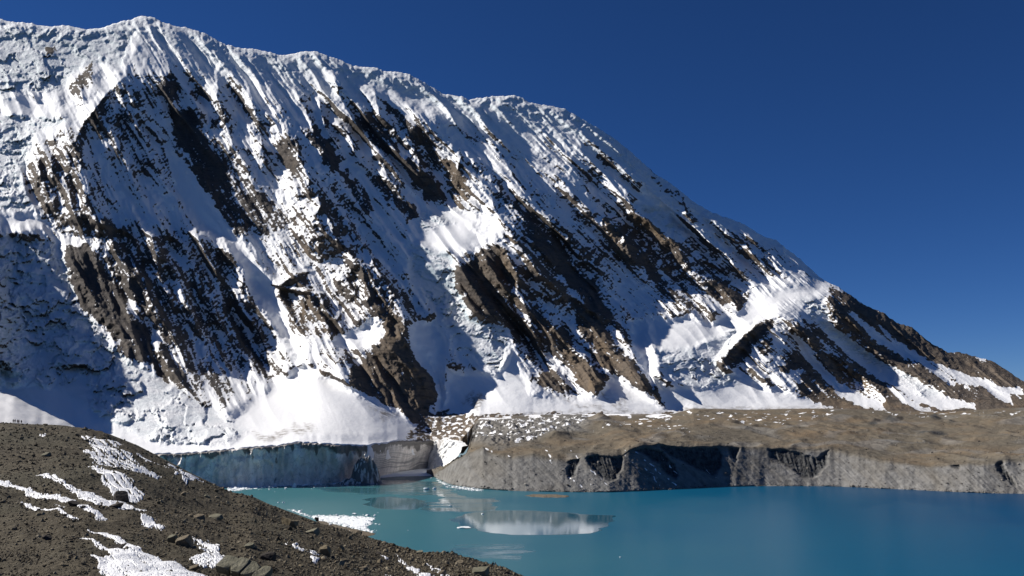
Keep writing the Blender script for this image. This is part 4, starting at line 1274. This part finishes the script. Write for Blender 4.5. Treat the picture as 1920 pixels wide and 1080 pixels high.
B(672, 1003, 14, 9, M_BROWN, 28, 'brown stone on the crest in front of the brash ice', GB)
B(594, 975, 9, 8, M_DARK, 29, 'dark stone standing on the crest against the brash ice', GB)
B(388, 942, 15, 9, M_GREEN, 30, 'pale stone upper right of the thin crest snow strip end', GB)
B(424, 946, 14, 8, M_GREEN, 31, 'grey green stone near the crest below the ice cliff', GB)
B(343, 934, 14, 8, M_BROWN, 32, 'brown stone below the thin snow strip on the crest', GB)
B(640, 1076, 16, 10, M_GREEN, 33, 'pale green stone at the very bottom under the brown block', GB)
B(830, 1078, 18, 10, M_BROWN, 34, 'brown stone beside the lower end of the snow strip nearest the seated hikers', GB)
B(860, 1062, 22, 7, M_BROWN, 35, 'low brown slab cluster on the crest before the seated hikers', GB, 'slab')
B(85, 852, 20, 6, M_GREEN, 36, 'low pale slab on the upper left hillside below the tiny snow spot', GB, 'slab')
B(40, 830, 9, 5, M_TAN, 37, 'pale stone on the upper left hillside beneath the distant hikers', GB)
B(128, 1068, 11, 8, M_TAN, 38, 'pale stone at the lower left beside the largest snow patch', GB)
B(218, 952, 34, 12, M_DARK, 39, 'low dark hump of rock under the lower edge of the wide snow band', GB)
B(500, 1018, 16, 10, M_TAN, 40, 'tan stone left of and below the tan triangular boulder', GB)
B(468, 1030, 20, 8, M_GREEN, 41, 'pale flat stone just above the big layered slab', GB, 'slab')
B(712, 1050, 14, 11, M_BROWN, 42, 'brown block left of the longest slanting snow strip', GB)
B(745, 1034, 12, 7, M_BROWN, 43, 'brown stone near the crest above the longest slanting snow strip', GB)


def layered_slab():
    """the big slab: beds stacked with open joints, each bed a part"""
    gx, gy, gz = (float(q) for q in ground(455, 1078))
    m = float(hill_D(460, 1070)) / F
    root = bpy.data.objects.new('boulder', None)
    C.objects.link(root)
    root.location = (gx, gy, gz)
    tag(root, 'big layered greenish slab split by joints, largest rock on the near hillside', 'boulder', GB)
    A = np.array([.92, -.30, -.18])
    A /= np.linalg.norm(A)
    Bv = np.array([.10, .75, .55])
    Nv = np.cross(A, Bv)
    Nv /= np.linalg.norm(Nv)
    Nv *= -np.sign(Nv[1])
    Bv = np.cross(Nv, A)
    x = -44.0
    for k, (ln, br, th, off) in enumerate(((27, 29, 17, 0), (22, 33, 18, .35), (25, 33, 17, -.3), (21, 28, 16, .3))):
        v = np.clip(ICO3[0] * 1.75, -1, 1)
        v = cut_stone(v, 50 + k, 5, 1.05, 1.35, .03)
        v[:, 0] += .16 * v[:, 1]
        v[:, 2] += .06 * gn(v[:, 0] * 1.2, v[:, 1] * 6, 60 + k)
        v = v * np.array([ln, br, th]) / 2
        v[:, 0] += x + ln / 2
        v[:, 2] += off * 2
        x += ln + .3
        v = (v[:, :1] * A + v[:, 1:2] * Bv * np.sign(Bv[1]) + v[:, 2:] * Nv) * m
        v[:, 2] += 17 * m
        raw_mesh('bed', v, ICO3[1], None, M_GREEN, root, smooth=False)
    return root


layered_slab()


LANDMARKS = [(231, 917, 'the dark rounded boulder'), (146, 955, 'the black pointed rock'), (336, 1005, 'the split elongated boulder'), (460, 1045, 'the big layered slab'),
             (545, 987, 'the tan triangular boulder'), (584, 1002, 'the flat tilted slab'), (566, 1030, 'the broken snow patch'), (610, 1034, 'the greenish tan block'),
             (670, 1056, 'the brown blocks at the bottom'), (398, 968, 'the long flat pale slab'), (926, 1062, 'the two seated hikers'), (770, 1056, 'the longest slanting snow strip'),
             (820, 1068, 'the lower right snow strip'), (32, 795, 'the distant group of hikers'), (215, 850, 'the broad streaky snow patch'), (170, 925, 'the wide snow band'),
             (60, 918, 'the curved snow band'), (95, 955, 'the thin straight snow strip'), (270, 1050, 'the largest snow patch'), (400, 1040, 'the ragged snow patch'),
             (345, 890, 'the crest snow strip'), (640, 996, 'the crest by the brash ice'), (500, 945, 'the crest by the blue lake'), (290, 980, 'the small snow patch')]


def medium_stones(n=170):
    kinds = ((M_BROWN, 'brown'), (M_GREEN, 'greenish grey'), (M_TAN, 'tan'), (M_BROWN, 'brown'), (M_DARK, 'dark'), (M_TAN, 'tan'))
    shapes = [(raw_mesh('stone', cut_stone(ICO2[0], 900 + k, 10, .4, .8, .05), ICO2[1], None, kinds[k % 6][0], smooth=False, me_only=True), kinds[k % 6][1]) for k in range(18)]
    r = random.Random(11)
    made = 0
    seen = set()
    boxes = [np.array(p[0]) for p in PATCHES]
    while made < n:
        px = r.uniform(0, 960)
        cy = float(pl(px, CREST))
        py = cy + 2 + (1084 - cy) * r.random() ** .9
        if r.random() > .3 + .7 * (px > 380):
            continue
        if any(poly_sd(np.array([px]), np.array([py]), b)[0] > -3 for b in boxes):
            continue
        near = (py - cy) / max(30, 1080 - cy)
        s = min(13, r.lognormvariate(1.75, .38)) * (.75 + .5 * near)
        gx, gy, gz = (float(q) for q in ground(px, py))
        m = float(hill_D(px, py)) / F * s / 2
        me, colour = r.choice(shapes)
        lx, ly, ln = min(LANDMARKS, key=lambda q: (q[0] - px) ** 2 + 4 * (q[1] - py) ** 2)
        dx, dy = px - lx, 2 * (py - ly)
        dist = math.hypot(dx, dy)
        side = ('right of' if dx > 0 else 'left of') if abs(dx) > 1.6 * abs(dy) else ('below' if dy > 0 else 'above') if abs(dy) > 1.6 * abs(dx) else \
            ('below and ' if dy > 0 else 'above and ') + ('right of' if dx > 0 else 'left of')
        size = 'large' if s > 9 else 'small' if s < 5.2 else 'mid sized'
        how = 'just ' if dist < 28 else 'well ' if dist > 70 else ''
        o = bpy.data.objects.new('stone', me)
        C.objects.link(o)
        o.scale = (m * r.uniform(.9, 1.6), m * r.uniform(.8, 1.3), m * r.uniform(.6, 1.05))
        o.rotation_euler = (r.uniform(-.3, .3), r.uniform(-.3, .3), r.uniform(0, 6.28))
        o.location = (gx, gy, gz + m * .25)
        tag(o, f'{size} {colour} loose stone {how}{side} {ln}', 'stone', 'loose stones strewn over the near hillside')
        made += 1


medium_stones()


def stone_field(name, pts, size, tone, seed, mat, label, flat=.65):
    """countless small stones joined into one mesh"""
    r = np.random.default_rng(seed)
    n = len(pts)
    base = [cut_stone(ICO1[0], seed + k, 7, .5, .85, .08) for k in range(8)]
    pick = r.integers(0, 8, n)
    v = np.stack(base)[pick]
    a = r.uniform(0, 6.28, n)
    c, s = np.cos(a)[:, None], np.sin(a)[:, None]
    sc = size[:, None] * r.uniform(.7, 1.4, (n, 3)) * np.array([1, 1, flat])
    v = v * sc[:, None, :]
    v = np.stack([v[..., 0] * c - v[..., 1] * s, v[..., 0] * s + v[..., 1] * c, v[..., 2]], -1) + pts[:, None, :]
    k = len(ICO1[0])
    f = (ICO1[1][None] + (np.arange(n) * k)[:, None, None]).reshape(-1, 3)
    o = raw_mesh(name, v.reshape(-1, 3), f, {'tone': np.repeat(tone, k)}, mat, smooth=False)
    return tag(o, label, kind='stuff')


def gravel():
    n = 36000
    px = RNG.uniform(-60, 1010, n)
    cy = pl(px, CREST)
    py = cy + .6 + (1100 - cy) * RNG.random(n) ** 1.05
    ok = py < 1110
    dens = .45 + .8 * ss(-.3, .4, gn(px / 60, py / 25, 601)) * 1 + .5 * (px > 420)
    ok &= RNG.random(n) < dens
    inside = np.zeros(n, bool)
    for p in PATCHES:
        inside |= poly_sd(px, py, p[0]) > 0
    ok &= (~inside) | (RNG.random(n) < .28)
    px, py = px[ok], py[ok]
    X, Y, Z = ground(px, py)
    m = hill_D(px, py) / F
    s = np.clip(np.exp(RNG.normal(.95, .50, len(px))), .9, 10.0) * m * .5
    tone = np.clip(RNG.beta(1.7, 2.6, len(px)), 0, 1)
    stone_field('scree', np.stack([X, Y, Z + s * .2], 1), s, tone, 77, M_GRAVEL, 'small loose scree stones covering the near hillside', .95)


gravel()


def moraine_stones():
    X, Y, Z, px, py, tt = MOR
    sel = (px > 815) & (px < 2000)
    idx = np.flatnonzero(sel)
    wgt = np.where(tt.reshape(-1)[idx] > .93, 5.0, np.where(tt.reshape(-1)[idx] < 0, 1.0, .35))
    wgt = wgt * (py.reshape(-1)[idx] > 795)
    pick = RNG.choice(idx, 4200, p=wgt / wgt.sum())
    s = np.clip(np.exp(RNG.normal(.0, .45, len(pick))), .5, 4.0) * .9
    P = np.stack([X.reshape(-1)[pick] + RNG.normal(0, 1.5, len(pick)), Y.reshape(-1)[pick], Z.reshape(-1)[pick] + .25 * s], 1)
    stone_field('moraine_rubble', P, s, RNG.beta(.8, 1.0, len(pick)), 78, M_MSTONE, 'scattered boulders and rubble on the far moraine bank', .75)


moraine_stones()

# ------------------------------------------------------------------ bars, spit and ice in the water
def low_bar(name, poly, hgt, mat, label, kind, attrs=None, cat=None, step=.5, ragged=1.0, keepz=-.4, wob=.25, gaps=0.0):
    P = np.asarray(poly, float)
    xs = np.arange(P[:, 0].min() - 3, P[:, 0].max() + 3, step * 1.6)
    ys = np.arange(P[:, 1].min() - 1.5, P[:, 1].max() + 1.5, step * .35)
    px, py = np.meshgrid(xs, ys)
    qx, qy = px + ragged * (3 * gn(px / 9, py / 2.2, 701) + 1.6 * gn(px / 3.5, py / 1.1, 702)), py + ragged * .35 * gn(px / 7, py / 2, 703)
    sdv = poly_sd(qx, qy, poly)
    if gaps:
        sdv = np.minimum(sdv, 3.2 * (fbm(px / 7, py / 1.3, 705, 4, .65) + 1.0 - gaps) + .35 * np.maximum(sdv, 0))
    X, Y, Z = place(px, py, water_D(py))
    Z = np.where(sdv > 0, hgt * (.35 + .65 * ss(0, 2.0, sdv)) + wob * fbm(X / 5, Y / 9, 704, 3), keepz)
    k = sdv > 0
    kq = k[1:, :-1] | k[1:, 1:] | k[:-1, 1:] | k[:-1, :-1]
    o = grid_mesh(name, X, Y, Z, {a: np.full(px.shape, v) for a, v in (attrs or {}).items()}, mat, kq)
    return tag(o, label, cat, None, kind)


BRASH = [
    ([(424, 918), (440, 909.5), (500, 911), (560, 907.5), (620, 903), (642, 904), (600, 908.5), (540, 911.5), (500, 915), (470, 917), (445, 920.5), (432, 921)], 'white belt of floating ice along the foot of the ice cliff', .9),
    ([(540, 955), (562, 957), (566, 962), (580, 966), (620, 966), (680, 968), (703, 971), (698, 982), (688, 988), (692, 993), (705, 997), (698, 999), (680, 995), (650, 989), (600, 977)], 'broad patch of white brash ice off the near shore', .8),
    ([(612, 897), (630, 894.5), (645, 898), (690, 903), (704, 903.5), (660, 906.5), (618, 908)], 'pale ice rubble apron in front of the dark ice mound', 1.2),
    ([(835, 909), (850, 911.5), (872, 913.5), (908, 918.5), (896, 920.5), (868, 918), (848, 914.5)], 'thin white ice fringe at the toe of the grey moraine', .6),
    ([(815, 893), (826, 902), (840, 908), (836, 910), (822, 903)], 'narrow ice fringe at the corner of the moraine bank', .6)]
for poly, lab, hg in BRASH:
    tag(low_bar('brash_ice', poly, hg, M_FLOE, lab, None, ragged=1.3, gaps=1.08), lab, None, None, 'stuff')
low_bar('ice_sheet', [(704, 894.5), (716, 887), (750, 883), (780, 880), (796, 875.5), (812, 875), (828, 880), (830, 886), (816, 892), (790, 892.5), (745, 893.5), (716, 896)], 3.0, M_FLOE,
        'flat bright white sheet of ice filling the bay below the lit ice wall', None, cat='ice sheet', ragged=.7)
low_bar('gravel_bar', [(985, 929.5), (1000, 927), (1040, 927.5), (1064, 929), (1069, 931), (1060, 933), (1020, 933), (996, 931.5)], 1.6, M_MOR, 'low gravel bar in the lake off the moraine', 'structure', {'grey': .1, 'dark': 0, 'snow': .1, 'tan': .9})
low_bar('gravel_spit', [(590, 973), (640, 986), (680, 995), (700, 999.5), (704, 1002), (690, 1006), (640, 1006), (600, 990)], .5, M_MOR, 'brown gravel spit at the near shore beneath the brash ice', 'structure', {'grey': 0, 'dark': 0, 'snow': 0, 'tan': .4})


def brash_pieces():
    pts, size = [], []
    r = RNG
    for poly, lab, hg in BRASH:
        P = np.asarray(poly)
        n = int(700 * (P[:, 0].max() - P[:, 0].min()) / 90)
        x = r.uniform(P[:, 0].min() - 12, P[:, 0].max() + 14, n)
        y = r.uniform(P[:, 1].min() - 1, P[:, 1].max() + 1.5, n)
        d = poly_sd(x, y, poly)
        ok = (d > 0) | (r.random(n) < .5 * np.exp(np.minimum(d, 0) / 2.0))
        ok &= y < pl(x, CREST) + 8
        X, Y, Z = place(x[ok], y[ok], water_D(y[ok]))
        s = np.clip(np.exp(r.normal(.1, .5, len(X))), .4, 3.5) * water_D(y[ok]) / 2000.
        pts.append(np.stack([X, Y, Z * 0 + .35 * s + hg * .4 * (d[ok] > 0)], 1))
        size.append(s)
    pts, size = np.concatenate(pts), np.concatenate(size)
    o = stone_field('brash_ice', pts, size, np.ones(len(pts)), 79, M_FLOE, 'small broken pieces of floating ice scattered around the ice belts', .55)


brash_pieces()

GF = 'ice floes drifting on the lake'
FLOES = [
    (552, 914, 8, 9, 'round white ice block at the outer edge of the belt under the ice cliff'),
    (572, 911.5, 11, 4, 'flat ice block just right of the round white block under the cliff'),
    (536, 917, 6, 3, 'small ice block just left of the round white block under the cliff'),
    (506, 910, 6, 3, 'low ice lump inside the belt under the ice cliff, left of the round block'),
    (457, 929, 5, 2, 'small floe alone by the hillside at the left end of the lake'),
    (522, 943, 4, 2, 'left one of two tiny floes close together near the hillside crest'),
    (531, 943, 5, 2, 'right one of two tiny floes close together near the hillside crest'),
    (665, 965, 9, 3.2, 'largest loose floe just above the broad brash ice patch'),
    (690, 967, 8, 3, 'flat floe above the right half of the broad brash ice patch'),
    (703, 968, 5, 3, 'upright small floe at the upper right tip of the broad brash patch'),
    (649, 968, 5, 2.2, 'small floe touching the top edge of the broad brash patch'),
    (705, 982.5, 5, 1.6, 'left of two tiny floes right of the broad brash patch'),
    (711, 984, 4, 1.6, 'right of two tiny floes right of the broad brash patch'),
    (800, 918, 11, 4, 'jagged floe in the open water before the white ice sheet'),
    (814, 917, 7, 3.4, 'smaller floe right of the jagged floe before the white ice sheet'),
    (845, 949, 6, 1.8, 'thin floe inside the mirror reflection, middle of the lake'),
    (905, 964, 5, 2, 'small bright floe right of the middle of the lake'),
    (870, 990, 26, 2.6, 'long thin floe at the edge of the bright reflection'),
    (1163, 1046, 3, 3, 'tiny lone floe on the deep blue water at the bottom'),
    (765, 995, 3, 1.6, 'tiny floe on blue water right of the gravel spit'),
]
for k, (x, y, wd, hg, lab) in enumerate(FLOES):
    D = float(water_D(y))
    gx, gy, gz = (float(q) for q in place(x, y, D))
    m = D / F
    v = cut_stone(ICO3[0], 1300 + k, 14, .4, .8, .10)
    e = v.max(0) - v.min(0)
    v = v / e * np.array([wd * m, wd * m * .8, hg * m * 1.35])
    v[:, 2] += hg * m * .33
    o = raw_mesh('ice_floe', v, ICO3[1], None, M_FLOE, smooth=False)
    o.location = (gx, gy, 0)
    tag(o, lab, 'ice floe', GF)


def ice_mound():
    cx, cy, _ = (float(q) for q in place(680, 900, 2215))
    n = 130
    u, v = np.meshgrid(np.linspace(-62, 52, n), np.linspace(-42, 42, 90))
    wu = u + 4 * gn(u / 14, v / 14, 801)
    top = np.clip(1 - np.sqrt((np.where(wu > 6, (wu - 6) / 36, (wu - 6) / 34)) ** 2 + (v / 30) ** 2), 0, 1)
    low = np.clip(1 - np.sqrt(((wu + 4) / 56) ** 2 + (v / 40) ** 2), 0, 1)
    f1, ed, cid = worley(u / 11, v / 11, 802)
    f1b, edb, cidb = worley(u / 4.5, v / 4.5, 803)
    z = 54 * top ** .55 * (.78 + .36 * cid) + 16 * low ** .8 + (7 * (cid - .5) + 4 * (cidb - .5) + 2.5 * ss(0, .2, ed)) * ss(0, .2, low) + 4 * ridged(u / 9, v / 9, 804) * low - 1.0
    z = np.where(low <= 0.01, -2, z)
    dirt = np.clip(.80 + .5 * gn(u / 12, v / 12, 805) - .45 * (cidb > .62), 0, 1)
    X, Y = cx + u, cy + v
    o = grid_mesh('ice_mound', X, Y, z, {'dirt': dirt, 'snow': .0 * u, 'band': .6 * np.clip(ridged(u / 7, v / 9 + z / 14, 806), 0, 1)}, M_ICE, smooth=False)
    tag(o, 'dark dirty ice mound standing in the water before the ice cliff', 'ice mound')


ice_mound()

# ------------------------------------------------------------------ hikers
M_SKIN = mat_cloth('sunburnt_skin', (0.42, 0.26, 0.18))


def hand(J, E, R, elbow, wrist, sx):
    """palm and five fingers at the end of an arm; J joints, E edges, R radii"""
    x, y, z = J[wrist]
    d = np.array(J[wrist]) - np.array(J[elbow])
    d = d / np.linalg.norm(d)
    side = np.cross(d, [0, 0, 1.0])
    side = side / (np.linalg.norm(side) + 1e-6)
    palm = len(J)
    J.append(tuple(np.array(J[wrist]) + d * .07))
    E.append((wrist, palm))
    R.append(.030)
    for k, (o, ln) in enumerate(((-.033, .07), (-.011, .085), (.011, .09), (.033, .075))):
        b = np.array(J[palm]) + side * o + d * .02
        a = len(J)
        J.append(tuple(b))
        J.append(tuple(b + d * ln * .55))
        J.append(tuple(b + d * ln * .85 - np.array([0, 0, ln * .35])))
        E.extend([(palm, a), (a, a + 1), (a + 1, a + 2)])
        R.extend([.010, .009, .008])
    a = len(J)
    b = np.array(J[wrist]) + d * .025 - side * .03 * sx
    J.append(tuple(b))
    J.append(tuple(b + d * .05 - side * .025 * sx))
    E.extend([(wrist, a), (a, a + 1)])
    R.extend([.012, .010])


def person(px, py, pose, rz, jacket, trousers, hair, label, group, pack=None, lean=0.0):
    if pose == 'sit':
        J = [(0, 0, .13), (0, -.02, .34), (0, 0, .52), (0, .02, .66), (0, .05, .79), (0, .06, .90),
             (.10, .05, .12), (.15, .40, .40), (.13, .58, .08), (.13, .70, .05), (-.10, .05, .12), (-.14, .42, .38), (-.12, .60, .07), (-.12, .72, .05),
             (.17, .0, .60), (.25, .14, .40), (.14, .34, .42), (-.17, .0, .60), (-.25, .14, .40), (-.13, .36, .41)]
    else:
        J = [(0, 0, .95), (0, -.01, 1.12), (0, -.01, 1.30), (0, .01, 1.46), (0, .03, 1.58), (0, .04, 1.70),
             (.10, 0, .90), (.12, .05, .50), (.13, .0, .09), (.14, .13, .05), (-.10, 0, .90), (-.12, -.02, .50), (-.13, -.12, .09), (-.14, .02, .05),
             (.19, -.01, 1.40), (.26, -.02, 1.13), (.25, .12, .92), (-.19, -.01, 1.40), (-.26, .0, 1.13), (-.24, .14, .93)]
    J = [(x + lean * z * .25, y, z) for x, y, z in J]
    E = [(0, 1), (1, 2), (2, 3), (3, 4), (4, 5), (0, 6), (6, 7), (7, 8), (8, 9), (0, 10), (10, 11), (11, 12), (12, 13), (2, 14), (14, 15), (15, 16), (2, 17), (17, 18), (18, 19)]
    R = [.15, .135, .155, .06, .10, .085, .10, .07, .048, .045, .10, .07, .048, .045, .075, .055, .035, .075, .055, .035]
    hand(J, E, R, 15, 16, 1)
    hand(J, E, R, 18, 19, -1)
    me = bpy.data.meshes.new('body')
    me.from_pydata(J, E, [])
    ob = bpy.data.objects.new('body', me)
    C.objects.link(ob)
    sk = ob.modifiers.new('skin', 'SKIN')
    if not me.skin_vertices:
        me.skin_vertices.new()
    for k, sv in enumerate(me.skin_vertices[0].data):
        sv.radius = (R[k], R[k])
        sv.use_root = k == 0
    sub = ob.modifiers.new('sub', 'SUBSURF')
    sub.levels = sub.render_levels = 1
    dg = bpy.context.evaluated_depsgraph_get()
    m2 = bpy.data.meshes.new_from_object(ob.evaluated_get(dg))
    bpy.data.objects.remove(ob)
    bpy.data.meshes.remove(me)
    m2.name = 'body'
    nk, hp = J[3][2] + .06, J[0][2] + .02
    m2.materials.clear()
    for mm in (jacket, trousers, M_SKIN):
        m2.materials.append(mm)
    wr = [np.array(J[16]), np.array(J[19])]
    for p in m2.polygons:
        c = np.array(p.center)
        leg = c[2] < hp and (pose != 'sit' or c[2] < .16 or c[1] > .2)
        arm = min(np.linalg.norm(c - q) for q in wr)
        i = 1 if leg else 0
        if pose == 'sit' and c[1] > .2 and abs(c[0]) < .3 and arm > .12:
            i = 1
        if c[2] > nk or arm < .10 or (min(np.linalg.norm(c - q - (q - np.array(J[e])) * .3) for q, e in zip(wr, (15, 18))) < .12):
            i = 2
        p.material_index = i
        p.use_smooth = True
    root = bpy.data.objects.new('person', None)
    C.objects.link(root)
    gx, gy, gz = (float(q) for q in ground(px, py))
    root.location = (gx, gy, gz + .02)
    root.rotation_euler = (0, 0, rz)
    tag(root, label, 'person', group)
    bo = bpy.data.objects.new('body', m2)
    C.objects.link(bo)
    bo.parent = root
    hx, hy, hz = J[4]
    v = cut_stone(ICO2[0], 5, 3, .9, 1.0, .06) * np.array([.105, .118, .10]) + np.array([hx + .1 * lean * .3, hy - .02, hz + .055])
    keep = v[:, 1] - hy < .065
    v[:, 1] = np.minimum(v[:, 1], hy + .07)
    raw_mesh('hair', v, ICO2[1], None, hair, root)
    if pack is not None:
        v = np.clip(ICO3[0] * 1.35, -1, 1) * np.array([.17, .12, .27]) + np.array([0, -.26, J[2][2] - .05])
        v[:, 1] -= .04 * (v[:, 2] < J[2][2] - .05)
        raw_mesh('backpack', v, ICO3[1], None, pack, root)
    return root


C_BLK = mat_cloth('black_cloth', (0.015, 0.015, 0.020))
C_NAVY = mat_cloth('navy_cloth', (0.020, 0.026, 0.055))
C_MAR = mat_cloth('maroon_cloth', (0.085, 0.010, 0.018))
C_PUR = mat_cloth('dark_purple_cloth', (0.045, 0.018, 0.040))
C_BRN = mat_cloth('brown_cloth', (0.060, 0.040, 0.028))
HAIR = mat_cloth('black_hair', (0.010, 0.009, 0.008))
GS, GH = 'hikers sitting on the crest by the lake', 'hikers standing on the skyline at the far left'
person(923.8, 1062.0, 'sit', 0.10, C_BLK, C_PUR, HAIR, 'left of the two hikers sitting on the crest, in black, leaning right', GS, None, .35)
person(928.6, 1063.2, 'sit', -.15, C_NAVY, C_BLK, HAIR, 'right of the two hikers sitting on the crest, in dark blue, upright', GS, None, .0)
person(24.3, 797.0, 'stand', .3, C_BRN, C_BRN, HAIR, 'leftmost hiker of the distant group, in brown clothes', GH, None, .05)
person(27.6, 797.0, 'stand', -.2, C_PUR, C_BRN, HAIR, 'second hiker from the left in the distant group, in dark purple', GH)
person(32.6, 797.0, 'stand', .5, C_MAR, C_MAR, HAIR, 'third hiker from the left in the distant group, in maroon, left of a pair', GH, None, -.05)
person(35.0, 797.0, 'stand', -.4, C_MAR, C_PUR, HAIR, 'fourth hiker from the left in the distant group, maroon jacket, right of a pair', GH)
person(39.6, 797.0, 'stand', .1, C_NAVY, C_BLK, HAIR, 'rightmost hiker of the distant group, in navy with a bulky backpack', GH, C_NAVY)
